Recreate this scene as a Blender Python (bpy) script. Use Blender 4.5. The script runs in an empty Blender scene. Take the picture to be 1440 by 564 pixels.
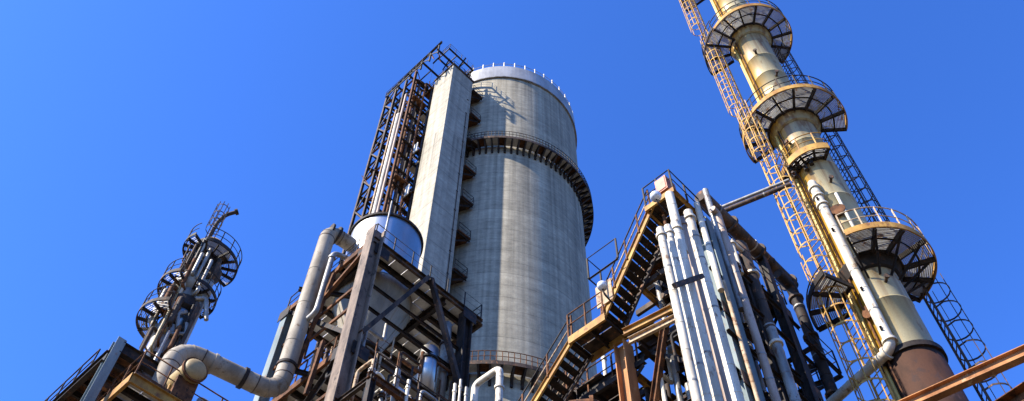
import bpy, math, random
from mathutils import Vector, Matrix
random.seed(7)
sc = bpy.context.scene
C = sc.collection

# ------------------------------------------------------------------ camera, sky, sun, exposure
FPX, PITCH, ROLL = 1239.4, 0.97535, 0.02245
CAM = Vector((0, 0, 1.6))
cp, sp = math.cos(PITCH), math.sin(PITCH)
FW = Vector((0, cp, sp)); U0 = Vector((0, -sp, cp)); R0 = Vector((1, 0, 0))
RT = R0 * math.cos(ROLL) + U0 * math.sin(ROLL)
UP = -R0 * math.sin(ROLL) + U0 * math.cos(ROLL)
cd = bpy.data.cameras.new('camera'); cam = bpy.data.objects.new('camera', cd); C.objects.link(cam)
cd.sensor_fit = 'HORIZONTAL'; cd.sensor_width = 36; cd.lens = 36 * FPX / 1440
cd.clip_start = 0.1; cd.clip_end = 12000
M = Matrix((RT, UP, -FW)).transposed().to_4x4(); M.translation = CAM; cam.matrix_world = M
sc.camera = cam

SUN_AZ, SUN_EL = math.radians(27.0), math.radians(39)        # towards the sun: left and a little behind the camera
SD = Vector((-math.cos(SUN_AZ) * math.cos(SUN_EL), -math.sin(SUN_AZ) * math.cos(SUN_EL), math.sin(SUN_EL)))
w = bpy.data.worlds.new('World'); sc.world = w; w.use_nodes = True
nt = w.node_tree; nt.nodes.clear()
sky = nt.nodes.new('ShaderNodeTexSky'); sky.sky_type = 'NISHITA'; sky.sun_disc = False
sky.sun_elevation = SUN_EL; sky.sun_rotation = math.atan2(SD.x, SD.y)
sky.air_density = 1.0; sky.dust_density = 0.9; sky.ozone_density = 4.0; sky.altitude = 300
tint = nt.nodes.new('ShaderNodeMix'); tint.data_type = 'RGBA'; tint.blend_type = 'MULTIPLY'; tint.inputs[0].default_value = 1
tint.inputs[7].default_value = (.53, 1.03, 2.0, 1)          # the photograph's deep blue white balance
bg = nt.nodes.new('ShaderNodeBackground'); bg.inputs[1].default_value = 0.083
out = nt.nodes.new('ShaderNodeOutputWorld')
nt.links.new(sky.outputs[0], tint.inputs[6]); nt.links.new(tint.outputs[2], bg.inputs[0]); nt.links.new(bg.outputs[0], out.inputs[0])
sl = bpy.data.lights.new('sun', 'SUN'); sl.energy = 5.0; sl.angle = math.radians(0.53); sl.color = (1, 0.94, 0.83)
so = bpy.data.objects.new('sun', sl); C.objects.link(so)
so.rotation_euler = (-SD).to_track_quat('-Z', 'Y').to_euler(); so.location = (-40, -20, 120)
sc.view_settings.view_transform = 'Standard'; sc.view_settings.look = 'None'
sc.view_settings.exposure = 1.2; sc.view_settings.gamma = 1
sc.render.engine = 'CYCLES'; sc.cycles.max_bounces = 6; sc.cycles.diffuse_bounces = 2

# ------------------------------------------------------------------ photo pixel -> place
def ray(x, y): return (FW * FPX + RT * (x - 720) + UP * (282 - y)).normalized()
def atD(x, y, D):
    d = ray(x, y); return CAM + d * (D / math.hypot(d.x, d.y))
def atZ(x, y, z):
    d = ray(x, y); return CAM + d * ((z - 1.6) / d.z)
def atP(x, y, p0, hd):            # vertical plane through p0 holding the horizontal direction hd
    d = ray(x, y); n = Vector((-hd.y, hd.x, 0)); return CAM + d * ((Vector((p0[0], p0[1], 0)) - CAM).dot(n) / d.dot(n))
V = Vector
Q = math.sqrt(0.5)
E1 = V((Q, Q, 0)); E2 = V((-Q, Q, 0)); EZ = V((0, 0, 1))

# ------------------------------------------------------------------ materials
MATS = {}
def mat(name, c1, c2, scale=1.5, rough=0.7, metal=0.0, c3=None, t3=0.6, streak=1.0, bump=0.15, fine=22.0, lo=0.38, hi=0.62, courses=0.0, s3=None):
    m = bpy.data.materials.new(name); m.use_nodes = True
    n = m.node_tree.nodes; L = m.node_tree.links
    b = n['Principled BSDF']
    geo = n.new('ShaderNodeNewGeometry')
    mp = n.new('ShaderNodeMapping'); mp.inputs['Scale'].default_value = (1, 1, 1 / streak)
    L.new(geo.outputs['Position'], mp.inputs['Vector'])
    nz = n.new('ShaderNodeTexNoise'); nz.inputs['Scale'].default_value = scale; nz.inputs['Detail'].default_value = 7; nz.inputs['Roughness'].default_value = 0.62
    L.new(mp.outputs[0], nz.inputs['Vector'])
    cr = n.new('ShaderNodeValToRGB'); cr.color_ramp.elements[0].position = lo; cr.color_ramp.elements[1].position = hi
    cr.color_ramp.elements[0].color = (*c1, 1); cr.color_ramp.elements[1].color = (*c2, 1)
    L.new(nz.outputs[0], cr.inputs[0]); col = cr.outputs[0]
    if c3:
        n3 = n.new('ShaderNodeTexNoise'); n3.inputs['Scale'].default_value = s3 or scale * 2.3; n3.inputs['Detail'].default_value = 9; n3.inputs['Roughness'].default_value = 0.7
        mp3 = n.new('ShaderNodeMapping'); mp3.inputs['Location'].default_value = (13, 7, 5); mp3.inputs['Scale'].default_value = (1, 1, 1 / max(1, streak * .6))
        L.new(geo.outputs['Position'], mp3.inputs['Vector']); L.new(mp3.outputs[0], n3.inputs['Vector'])
        r3 = n.new('ShaderNodeValToRGB'); r3.color_ramp.elements[0].position = t3; r3.color_ramp.elements[1].position = t3 + 0.08
        L.new(n3.outputs[0], r3.inputs[0])
        mx = n.new('ShaderNodeMix'); mx.data_type = 'RGBA'; L.new(r3.outputs[0], mx.inputs[0]); L.new(col, mx.inputs[6]); mx.inputs[7].default_value = (*c3, 1)
        col = mx.outputs[2]
    nf = n.new('ShaderNodeTexNoise'); nf.inputs['Scale'].default_value = fine; nf.inputs['Detail'].default_value = 4
    L.new(geo.outputs['Position'], nf.inputs['Vector'])
    h = nf.outputs[0]
    mv = n.new('ShaderNodeMix'); mv.data_type = 'RGBA'; mv.blend_type = 'MULTIPLY'; mv.inputs[0].default_value = 0.35
    L.new(col, mv.inputs[6]); rf = n.new('ShaderNodeValToRGB'); rf.color_ramp.elements[0].position = .3; rf.color_ramp.elements[1].position = .7
    rf.color_ramp.elements[0].color = (.55, .55, .55, 1); L.new(nf.outputs[0], rf.inputs[0]); L.new(rf.outputs[0], mv.inputs[7])
    L.new(mv.outputs[2], b.inputs['Base Color'])
    b.inputs['Roughness'].default_value = rough; b.inputs['Metallic'].default_value = metal
    if rough > .62: b.inputs['Specular IOR Level'].default_value = .2
    bp = n.new('ShaderNodeBump'); bp.inputs['Strength'].default_value = bump; bp.inputs['Distance'].default_value = 0.02
    L.new(h, bp.inputs['Height']); L.new(bp.outputs[0], b.inputs['Normal'])
    MATS[name] = m; return m

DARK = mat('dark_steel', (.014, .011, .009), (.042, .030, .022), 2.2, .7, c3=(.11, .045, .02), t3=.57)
RUST = mat('rusty_steel', (.065, .028, .013), (.19, .078, .03), 2.4, .85, c3=(.03, .018, .012), t3=.54)
LEGM = mat('worn_leg_paint', (.12, .085, .062), (.30, .215, .15), 1.6, .75, streak=3, c3=(.06, .045, .035), t3=.56, s3=3)
RUSTO = mat('orange_rust', (.22, .09, .035), (.48, .22, .085), 1.2, .8, streak=3, c3=(.55, .36, .2), t3=.6)
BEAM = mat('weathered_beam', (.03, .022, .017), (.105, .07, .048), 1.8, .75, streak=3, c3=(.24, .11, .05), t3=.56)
OCHRE = mat('ochre_paint', (.28, .13, .03), (.50, .28, .065), 1.6, .65, streak=2, c3=(.20, .085, .035), t3=.56)
YELL = mat('yellow_paint', (.50, .30, .06), (.75, .52, .14), .9, .6, streak=5, c3=(.24, .11, .04), t3=.6)
PALER = mat('pale_rust_paint', (.33, .21, .11), (.54, .40, .25), 2.4, .7, c3=(.17, .07, .03), t3=.53)
WHITE = mat('white_lagging', (.46, .385, .275), (.76, .67, .51), 1.6, .6, streak=4, c3=(.24, .14, .07), t3=.57, s3=4)
PINK = mat('faded_pipe', (.27, .18, .12), (.45, .33, .24), 1.8, .6, streak=5, c3=(.34, .2, .13), t3=.6)
GREYP = mat('grey_pipe', (.17, .155, .13), (.38, .35, .30), 1.6, .5, .25, streak=3, c3=(.15, .08, .045), t3=.56, s3=4)
DUCT = mat('beige_duct', (.21, .17, .12), (.38, .315, .225), 1.1, .65, streak=2.5, c3=(.16, .105, .06), t3=.58, s3=2.5)
CREAM = mat('cream_hopper', (.22, .185, .13), (.37, .315, .225), 1.2, .6, streak=8, c3=(.25, .17, .1), t3=.62)
STEEL = mat('stainless_steel', (.44, .42, .39), (.60, .58, .54), .9, .38, 1.0, streak=4, bump=.05, c3=(.36, .33, .29), t3=.62)
TEAL = mat('grey_green_paint', (.13, .16, .155), (.24, .275, .26), 1.2, .65, streak=4, c3=(.22, .11, .05), t3=.6)
DECK = mat('pale_deck', (.52, .47, .39), (.80, .75, .65), 1.1, .8, c3=(.25, .18, .12), t3=.62)
GRATE = mat('galvanised_grating', (.38, .37, .35), (.60, .59, .56), 1.3, .6, .2, c3=(.30, .17, .08), t3=.56)
RIMM = mat('rim_sheet', (.32, .30, .265), (.48, .45, .40), .6, .5, .3, streak=2)
LAMPW = mat('lamp_shell', (.55, .56, .56), (.7, .7, .7), 3, .4, .3)
CAGE = mat('orange_cage_paint', (.38, .20, .05), (.60, .36, .095), 2.5, .65, c3=(.26, .11, .045), t3=.55)
SKIRT = mat('brown_skirt', (.018, .009, .006), (.055, .023, .012), 1.1, .75, streak=2, c3=(.04, .02, .015), t3=.56)
TANKY = mat('yellowed_tank', (.26, .17, .06), (.42, .29, .12), 1.2, .6, c3=(.2, .11, .05), t3=.6)
GROUND = mat('yard_ground', (.085, .072, .053), (.13, .11, .08), .25, .9, fine=6)
REDBOX = mat('red_box', (.36, .10, .045), (.5, .17, .08), 3, .6)

def concrete(name, base, dark, ring=1.55, stk=.76):
    m = mat(name, dark, base, .22, .85, streak=4, bump=.25, c3=tuple(v * .72 for v in base), t3=.62, s3=.5, fine=9, lo=.3, hi=.7)
    n = m.node_tree.nodes; L = m.node_tree.links; b = n['Principled BSDF']
    geo = n.new('ShaderNodeNewGeometry'); sx = n.new('ShaderNodeSeparateXYZ'); L.new(geo.outputs['Position'], sx.inputs[0])
    # formwork lifts: thin dark joint at every lift, uneven tone from lift to lift
    dv = n.new('ShaderNodeMath'); dv.operation = 'DIVIDE'; dv.inputs[1].default_value = ring; L.new(sx.outputs[2], dv.inputs[0])
    fl = n.new('ShaderNodeMath'); fl.operation = 'FLOOR'; L.new(dv.outputs[0], fl.inputs[0])
    fr = n.new('ShaderNodeMath'); fr.operation = 'FRACT'; L.new(dv.outputs[0], fr.inputs[0])
    wn = n.new('ShaderNodeTexWhiteNoise'); wn.noise_dimensions = '1D'; L.new(fl.outputs[0], wn.inputs['W'])
    mr = n.new('ShaderNodeMapRange'); mr.inputs[3].default_value = .90; mr.inputs[4].default_value = 1.05; L.new(wn.outputs[0], mr.inputs[0])
    lt = n.new('ShaderNodeMath'); lt.operation = 'LESS_THAN'; lt.inputs[1].default_value = .055; L.new(fr.outputs[0], lt.inputs[0])
    jm = n.new('ShaderNodeMapRange'); jm.inputs[3].default_value = 1; jm.inputs[4].default_value = .78; L.new(lt.outputs[0], jm.inputs[0])
    ml = n.new('ShaderNodeMath'); ml.operation = 'MULTIPLY'; L.new(mr.outputs[0], ml.inputs[0]); L.new(jm.outputs[0], ml.inputs[1])
    # board marks and rain streaks running down
    mp = n.new('ShaderNodeMapping'); mp.inputs['Scale'].default_value = (2.6, 2.6, .035); L.new(geo.outputs['Position'], mp.inputs[0])
    ns = n.new('ShaderNodeTexNoise'); ns.inputs['Scale'].default_value = 1.0; ns.inputs['Detail'].default_value = 5; L.new(mp.outputs[0], ns.inputs[0])
    ms = n.new('ShaderNodeMapRange'); ms.inputs[1].default_value = .35; ms.inputs[2].default_value = .65; ms.inputs[3].default_value = stk; ms.inputs[4].default_value = 1.10; L.new(ns.outputs[0], ms.inputs[0])
    m2 = n.new('ShaderNodeMath'); m2.operation = 'MULTIPLY'; L.new(ml.outputs[0], m2.inputs[0]); L.new(ms.outputs[0], m2.inputs[1])
    mo = n.new('ShaderNodeTexNoise'); mo.inputs['Scale'].default_value = 1.1; mo.inputs['Detail'].default_value = 9; mo.inputs['Roughness'].default_value = .72
    mpo = n.new('ShaderNodeMapping'); mpo.inputs['Scale'].default_value = (1, 1, 1.8); L.new(geo.outputs['Position'], mpo.inputs[0]); L.new(mpo.outputs[0], mo.inputs[0])
    mo2 = n.new('ShaderNodeMapRange'); mo2.inputs[1].default_value = .33; mo2.inputs[2].default_value = .67; mo2.inputs[3].default_value = .74; mo2.inputs[4].default_value = 1.14; L.new(mo.outputs[0], mo2.inputs[0])
    fw = n.new('ShaderNodeMath'); fw.operation = 'DIVIDE'; fw.inputs[1].default_value = ring / 4; L.new(sx.outputs[2], fw.inputs[0])
    fw2 = n.new('ShaderNodeMath'); fw2.operation = 'FLOOR'; L.new(fw.outputs[0], fw2.inputs[0])
    wn2 = n.new('ShaderNodeTexWhiteNoise'); wn2.noise_dimensions = '1D'; L.new(fw2.outputs[0], wn2.inputs['W'])
    mr2 = n.new('ShaderNodeMapRange'); mr2.inputs[3].default_value = .93; mr2.inputs[4].default_value = 1.05; L.new(wn2.outputs[0], mr2.inputs[0])
    m3 = n.new('ShaderNodeMath'); m3.operation = 'MULTIPLY'; L.new(m2.outputs[0], m3.inputs[0]); L.new(mo2.outputs[0], m3.inputs[1])
    m2 = n.new('ShaderNodeMath'); m2.operation = 'MULTIPLY'; L.new(m3.outputs[0], m2.inputs[0]); L.new(mr2.outputs[0], m2.inputs[1])
    mpr = n.new('ShaderNodeMapping'); mpr.inputs['Scale'].default_value = (1.5, 1.5, .012); L.new(geo.outputs['Position'], mpr.inputs[0])
    nr = n.new('ShaderNodeTexNoise'); nr.inputs['Scale'].default_value = 1.0; nr.inputs['Detail'].default_value = 3; L.new(mpr.outputs[0], nr.inputs[0])
    rr = n.new('ShaderNodeMapRange'); rr.inputs[1].default_value = .52; rr.inputs[2].default_value = .66; L.new(nr.outputs[0], rr.inputs[0])
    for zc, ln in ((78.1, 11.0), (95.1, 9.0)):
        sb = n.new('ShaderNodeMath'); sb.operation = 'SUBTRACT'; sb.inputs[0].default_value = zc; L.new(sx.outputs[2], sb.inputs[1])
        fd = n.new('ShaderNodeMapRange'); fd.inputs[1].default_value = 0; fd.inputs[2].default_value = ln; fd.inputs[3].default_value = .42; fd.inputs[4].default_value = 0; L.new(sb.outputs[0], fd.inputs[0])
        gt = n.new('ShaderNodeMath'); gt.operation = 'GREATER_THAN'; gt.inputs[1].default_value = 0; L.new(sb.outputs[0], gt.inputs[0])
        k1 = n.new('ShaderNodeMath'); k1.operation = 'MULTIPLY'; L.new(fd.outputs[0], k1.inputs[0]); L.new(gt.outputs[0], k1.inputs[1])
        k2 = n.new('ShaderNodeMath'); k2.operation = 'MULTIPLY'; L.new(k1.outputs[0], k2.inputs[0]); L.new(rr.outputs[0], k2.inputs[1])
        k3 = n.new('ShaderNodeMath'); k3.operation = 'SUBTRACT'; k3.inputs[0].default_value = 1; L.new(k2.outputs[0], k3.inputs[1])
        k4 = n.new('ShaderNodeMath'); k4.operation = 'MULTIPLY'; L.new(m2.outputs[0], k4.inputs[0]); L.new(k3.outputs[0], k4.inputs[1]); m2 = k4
    old = b.inputs['Base Color'].links[0].from_socket
    mx = n.new('ShaderNodeMix'); mx.data_type = 'RGBA'; mx.blend_type = 'MULTIPLY'; mx.inputs[0].default_value = 1
    L.new(old, mx.inputs[6]); L.new(m2.outputs[0], mx.inputs[7]); L.new(mx.outputs[2], b.inputs['Base Color'])
    bp = [q for q in n if q.type == 'BUMP'][0]
    ad = n.new('ShaderNodeMath'); ad.operation = 'MULTIPLY_ADD'; ad.inputs[1].default_value = -1.2; L.new(lt.outputs[0], ad.inputs[0]); L.new(ns.outputs[0], ad.inputs[2])
    ad2 = n.new('ShaderNodeMath'); ad2.operation = 'MULTIPLY_ADD'; ad2.inputs[1].default_value = .5; L.new(bp.inputs['Height'].links[0].from_socket, ad2.inputs[0]); L.new(ad.outputs[0], ad2.inputs[2])
    L.new(ad2.outputs[0], bp.inputs['Height']); bp.inputs['Strength'].default_value = .5; bp.inputs['Distance'].default_value = .03
    return m
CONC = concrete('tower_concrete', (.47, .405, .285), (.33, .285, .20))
CONC2 = concrete('shaft_concrete', (.48, .42, .315), (.36, .315, .235), 2.7, .84)

# ------------------------------------------------------------------ mesh helpers
class MB:
    def __init__(s): s.v = []; s.f = []; s.sm = []
    def add(s, vs, fs, smooth=False):
        o = len(s.v); s.v += [tuple(p) for p in vs]
        for f in fs: s.f.append([i + o for i in f]); s.sm.append(smooth)
    def box(s, c, ax, ay, az):            # centre and half axes
        c = V(c); P = [c + sx * ax + sy * ay + sz * az for sz in (-1, 1) for sx, sy in ((-1, -1), (1, -1), (1, 1), (-1, 1))]
        s.add(P, [(3, 2, 1, 0), (4, 5, 6, 7), (0, 1, 5, 4), (1, 2, 6, 5), (2, 3, 7, 6), (3, 0, 4, 7)])
    def bar(s, a, b, wd, ht, up=EZ):
        a, b = V(a), V(b); d = (b - a).normalized(); x = d.cross(up)
        if x.length < 1e-3: x = d.cross(E1)
        x.normalize(); y = x.cross(d); s.box((a + b) / 2, x * wd / 2, y * ht / 2, (b - a) / 2)
    def tube(s, path, r, n=10, bend=0.0, cap=True, rs=None):
        P = [V(p) for p in path]
        if bend > 0:
            Z = [P[0]]
            for i in range(1, len(P) - 1):
                a, b, c = P[i - 1], P[i], P[i + 1]; l1, l2 = (a - b).length, (c - b).length; k = min(bend, l1 * .49, l2 * .49)
                p, q = b + (a - b) * (k / l1), b + (c - b) * (k / l2)
                for j in range(7):
                    t = j / 6; Z.append(p * (1 - t) ** 2 + b * 2 * t * (1 - t) + q * t * t)
            Z.append(P[-1]); P = Z
        m = len(P); rings = []; prev = None
        for i, p in enumerate(P):
            d = ((P[min(i + 1, m - 1)] - p).normalized() + (p - P[max(i - 1, 0)]).normalized()).normalized()
            if prev is None:
                x = d.cross(EZ); x = d.cross(V((1, 0, 0))) if x.length < 1e-3 else x
            else: x = prev - d * prev.dot(d)
            x.normalize(); prev = x; y = d.cross(x); rr = rs[i] if rs else r
            rings.append([p + (x * math.cos(2 * math.pi * k / n) + y * math.sin(2 * math.pi * k / n)) * rr for k in range(n)])
        o = [q for rg in rings for q in rg]
        fs = [(i * n + k, i * n + (k + 1) % n, (i + 1) * n + (k + 1) % n, (i + 1) * n + k) for i in range(m - 1) for k in range(n)]
        s.add(o, fs, True)
        if cap: s.add(rings[0], [tuple(range(n - 1, -1, -1))]); s.add(rings[-1], [tuple(range(n))])
    def lathe(s, c, prof, n=48, a0=0, a1=2 * math.pi, smooth=True):      # prof: (r, z)
        full = abs(a1 - a0 - 2 * math.pi) < 1e-6; k = n if full else n + 1; m = len(prof); vs = []
        for j in range(k):
            a = a0 + (a1 - a0) * j / n
            for r, z in prof: vs.append((c[0] + r * math.cos(a), c[1] + r * math.sin(a), z))
        fs = []
        for j in range(n):
            q = (j + 1) % k
            for i in range(m - 1): fs.append((j * m + i, q * m + i, q * m + i + 1, j * m + i + 1))
        s.add(vs, fs, smooth)
    def slab(s, c, r0, r1, z0, z1, a0, a1, n=24):                         # closed ring sector
        s.lathe(c, [(r0, z0), (r1, z0), (r1, z1), (r0, z1), (r0, z0)], n, a0, a1, False)
        for a in (a0, a1):
            x, y = math.cos(a), math.sin(a)
            s.add([(c[0] + r0 * x, c[1] + r0 * y, z0), (c[0] + r1 * x, c[1] + r1 * y, z0), (c[0] + r1 * x, c[1] + r1 * y, z1), (c[0] + r0 * x, c[1] + r0 * y, z1)], [(0, 1, 2, 3) if a == a0 else (3, 2, 1, 0)])
    def mesh(s, name, m, off=V((0, 0, 0))):
        me = bpy.data.meshes.new(name); me.from_pydata([tuple(V(p) - off) for p in s.v], [], s.f)
        me.polygons.foreach_set('use_smooth', s.sm); me.materials.append(m); me.update(); return me
    def build(s, name, m, parent=None):
        off = base(parent); o = bpy.data.objects.new(name, s.mesh(name, m, off)); C.objects.link(o)
        if parent: o.parent = parent; BASE[o.name] = off
        return o
BASE = {}
def base(p): return BASE.get(p.name, V((0, 0, 0))) if p else V((0, 0, 0))
def thing(name, label, cat, loc, group=None):
    o = bpy.data.objects.new(name, None); C.objects.link(o); o.location = loc; o['label'] = label; o['category'] = cat
    o.empty_display_size = .3
    if group: o['group'] = group
    BASE[o.name] = V(loc); return o
def tag(o, label, cat, group=None):
    o['label'] = label; o['category'] = cat
    if group: o['group'] = group
    return o
PROF = {}
def prof(kind, wd, ht, m):                 # unit-length member along z, shared by all alike pieces
    k = (kind, round(wd, 3), round(ht, 3), m.name)
    if k in PROF: return PROF[k]
    b = MB(); X, Y = V((1, 0, 0)), V((0, 1, 0))
    def bx(cx, cy, hx, hy): b.box((cx, cy, .5), X * hx, Y * hy, V((0, 0, .5)))
    t = max(.012, .09 * min(wd, ht))
    if kind == 'I': bx(0, ht / 2 - t / 2, wd / 2, t / 2); bx(0, -ht / 2 + t / 2, wd / 2, t / 2); bx(0, 0, t / 2, ht / 2 - t)
    elif kind == 'C': bx(t / 2 - wd / 2, 0, t / 2, ht / 2); bx(t / 2, ht / 2 - t / 2, wd / 2 - t / 2, t / 2); bx(t / 2, -ht / 2 + t / 2, wd / 2 - t / 2, t / 2)
    elif kind == 'L': bx(t / 2 - wd / 2, 0, t / 2, ht / 2); bx(t / 2, -ht / 2 + t / 2, wd / 2 - t / 2, t / 2)
    elif kind == 'O':
        n = 8 if wd < .2 else 16
        b.tube([(0, 0, 0), (0, 0, 1)], wd / 2, n)
    else: bx(0, 0, wd / 2, ht / 2)
    me = b.mesh(kind + '_profile', m); PROF[k] = me; return me
def member(parent, name, a, b, kind='L', wd=.1, ht=.1, m=None, up=EZ, sub=None):
    a, b = V(a), V(b); d = b - a; L = d.length
    if L < 1e-4: return None
    z = d / L; x = z.cross(V(up))
    if x.length < 1e-3: x = z.cross(E2)
    x.normalize(); y = z.cross(x)
    o = bpy.data.objects.new(name, prof(kind, wd, ht, m or DARK)); C.objects.link(o)
    off = base(parent)
    mw = Matrix((x, y, z * L)).transposed().to_4x4(); mw.translation = a - off
    if sub: o.parent = sub; o.matrix_local = Matrix.Translation(off - base(parent)) @ mw if False else mw
    else: o.parent = parent; o.matrix_local = mw
    return o
def place(parent, name, me, loc, rz=0.0):
    o = bpy.data.objects.new(name, me); C.objects.link(o); o.parent = parent; o.location = V(loc) - base(parent); o.rotation_euler = (0, 0, rz); return o
def railing(parent, pts, h=1.05, m=None, gap=1.3, closed=False, r=.024, toe=None, mid=True):
    m = m or DARK; P = [V(p) for p in pts]
    if closed: P.append(P[0])
    for k, nm in ((1.0, 'handrail'), (.52, 'mid_rail')):
        if nm == 'mid_rail' and not mid: continue
        b = MB(); b.tube([p + EZ * h * k for p in P], r if k == 1 else r * .8, 6); q_ = b.build(nm, m, parent)
        if k == 1 and not parent.parent: parent = q_
    acc = 0; last = None
    for i in range(len(P) - 1):
        a, b = P[i], P[i + 1]; L = (b - a).length; n = max(1, round(L / gap))
        if L < gap * .5 and last is not None and (b - last).length < gap * .8: continue
        for j in range(n + (1 if i == len(P) - 2 and not closed else 0)):
            q = a + (b - a) * (j / n); member(parent, 'railing_post', q, q + EZ * h, 'box', .05, .05, m, E1); last = q
    if toe:
        b = MB()
        for i in range(len(P) - 1): b.bar(P[i] + EZ * .06, P[i + 1] + EZ * .06, .012, toe)
        b.build('toe_board', m, parent)
def arc(c, r, z, a0, a1, n=24): return [V((c[0] + r * math.cos(a0 + (a1 - a0) * i / n), c[1] + r * math.sin(a0 + (a1 - a0) * i / n), z)) for i in range(n + 1)]
def grating(parent, c, r0, r1, z, a0, a1, m, pitch=.075, wd=.036, dirn=None):
    # bearing bars clipped to a ring sector; one panel
    am = (a0 + a1) / 2; d = dirn or V((-math.sin(am), math.cos(am), 0)); nrm = V((-d.y, d.x, 0)); b = MB(); c0 = V((c[0], c[1], 0))
    k = -r1
    while k < r1:
        run = None; t = -r1
        while t <= r1 + .06:
            p = nrm * k + d * t; rr = p.length; a = math.atan2(p.y, p.x)
            ok = r0 <= rr <= r1 and ((a - a0) % (2 * math.pi)) <= (a1 - a0)
            if ok and run is None: run = t
            if not ok and run is not None:
                if t - run > .08: b.bar(c0 + nrm * k + d * run + EZ * z, c0 + nrm * k + d * (t - .03) + EZ * z, wd, .035)
                run = None
            t += .05
        k += pitch
    if b.v: b.build('grating_panel', m, parent)
def deck(parent, o, ux, uy, z, lx, ly, nx, ny, m=DECK, th=.06, skip=()):
    # rectangular deck of separate panels
    px, py = lx / nx, ly / ny
    b = MB(); b.box((0, 0, 0), V((1, 0, 0)) * (px / 2 - .02), V((0, 1, 0)) * (py / 2 - .02), V((0, 0, th / 2))); me = b.mesh('deck_panel', m)
    for i in range(nx):
        for j in range(ny):
            if (i, j) in skip: continue
            p = V(o) + ux * (i + .5) * px + uy * (j + .5) * py; p.z = z + th / 2 + random.uniform(-.008, .008)
            place(parent, 'deck_panel', me, p, math.atan2(ux.y, ux.x))
HOOPS = {}
def cage_ladder(parent, foot, z1, outd, m, cage0=2.2, rungstep=.32, R=.37, hoopgap=.85, wdt=.46):
    # foot: xy of ladder centre line, outd: unit vector away from what it climbs
    f = V(foot); o = V(outd); s = V((-o.y, o.x, 0)); z0 = f.z
    b = MB()
    for k in (-1, 1): b.bar(f + s * k * wdt / 2, V((f.x, f.y, z1)) + s * k * wdt / 2, .035, .08, o)
    parent = b.build('ladder', m, parent)
    n = int((z1 - z0) / rungstep)
    for i in range(1, n): member(parent, 'rung', V((f.x, f.y, z0 + i * rungstep)) - s * wdt / 2, V((f.x, f.y, z0 + i * rungstep)) + s * wdt / 2, 'O', .036, .036, m)
    key = (m.name, R, wdt)
    if key not in HOOPS:
        b = MB(); P = [V((0, -wdt / 2, 0)), V((.25, -R, 0))] + [V((.36 + R * math.cos(a), R * math.sin(a), 0)) for a in [math.radians(-80 + 20 * i) for i in range(9)]] + [V((.25, R, 0)), V((0, wdt / 2, 0))]
        for i in range(len(P) - 1): b.bar(P[i], P[i + 1], .014, .065)
        HOOPS[key] = b.mesh('cage_hoop', m)
    rz = math.atan2(o.y, o.x); z = z0 + cage0
    while z < z1 + .01:
        place(parent, 'cage_hoop', HOOPS[key], (f.x, f.y, z), rz); z += hoopgap
    for a in (-80, -40, 0, 40, 80):
        q = V((f.x, f.y, 0)) + o * (.36 + R * math.cos(math.radians(a))) + s * R * math.sin(math.radians(a))
        member(parent, 'cage_strap', V((q.x, q.y, z0 + cage0)), V((q.x, q.y, z1)), 'box', .045, .012, m, o)
def pipe(name, label, path, r, m, bend=.5, flanges=(), cat='pipe', group=None, n=14, fm=None):
    P = [V(p) for p in path]; b0 = V((P[0].x, P[0].y, min(p.z for p in P)))
    t = thing(name, label, cat, b0, group)
    b = MB(); b.tube(P, r, n, bend); b.build('pipe_run', m, t)
    if r >= .1 and cat == 'pipe':
        rb_ = random.Random(len(label)); b = MB()
        for i in range(len(P) - 1):
            a, c = P[i], P[i + 1]; L_ = (c - a).length; d = (c - a).normalized(); x_ = .9
            while x_ < L_ - .5:
                q = a + d * x_
                if q.z > 13: b = MB(); b.tube([q - d * .03, q + d * .03], r * 1.06, n); b.build('band', m if rb_.random() < .6 else GREYP, t)
                x_ += rb_.uniform(.9, 1.5)
    for (i, k) in flanges:                  # position k along segment i
        a, c = P[i], P[i + 1]; d = (c - a).normalized(); q = a + (c - a) * k
        b = MB(); b.tube([q - d * .05, q + d * .05], r * 1.38, n); b.build('flange', fm or m, t)
    return t

# ------------------------------------------------------------------ setting
b = MB(); b.add([(-6000, -6000, 0), (6000, -6000, 0), (6000, 6000, 0), (-6000, 6000, 0)], [(0, 1, 2, 3)])
g = b.build('ground', GROUND); g['kind'] = 'structure'

# ------------------------------------------------------------------ round concrete tower
TC = V((-1.3034, 54.9846, 0)); TR = 8.91
tw = thing('concrete_tower', 'tall round concrete tower with white rim and ring walkway', 'tower', TC)
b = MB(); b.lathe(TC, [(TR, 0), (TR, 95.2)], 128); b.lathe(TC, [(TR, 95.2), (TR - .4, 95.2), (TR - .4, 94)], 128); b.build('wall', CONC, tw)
b = MB(); b.lathe(TC, [(TR - .3, 95.2), (TR + .13, 95.2), (TR + .13, 98.1), (TR - .3, 98.1)], 128, smooth=False)
rim = b.build('rim_band', RIMM, tw)
b = MB(); b.lathe(TC, [(TR + .13, 95.12), (TR + .22, 95.12), (TR + .22, 95.3), (TR + .13, 95.3)], 128, smooth=False); b.build('drip_edge', GREYP, tw)
b = MB(); b.lathe(TC, [(0, 97.9), (TR - .31, 97.6)], 64); b.build('roof', CONC, tw)
for i in range(44):
    a = 2 * math.pi * i / 44; q = TC + V((math.cos(a), math.sin(a), 0)) * (TR + .05)
    member(tw, 'rim_post', q + EZ * 98.1, q + EZ * 99.2, 'box', .12, .12, WHITE, E1)
b = MB(); b.tube(arc(TC, TR + .05, 98.85, 0, 2 * math.pi, 96), .03, 6, cap=False); b.build('rim_rail', GREYP, tw)
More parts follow.
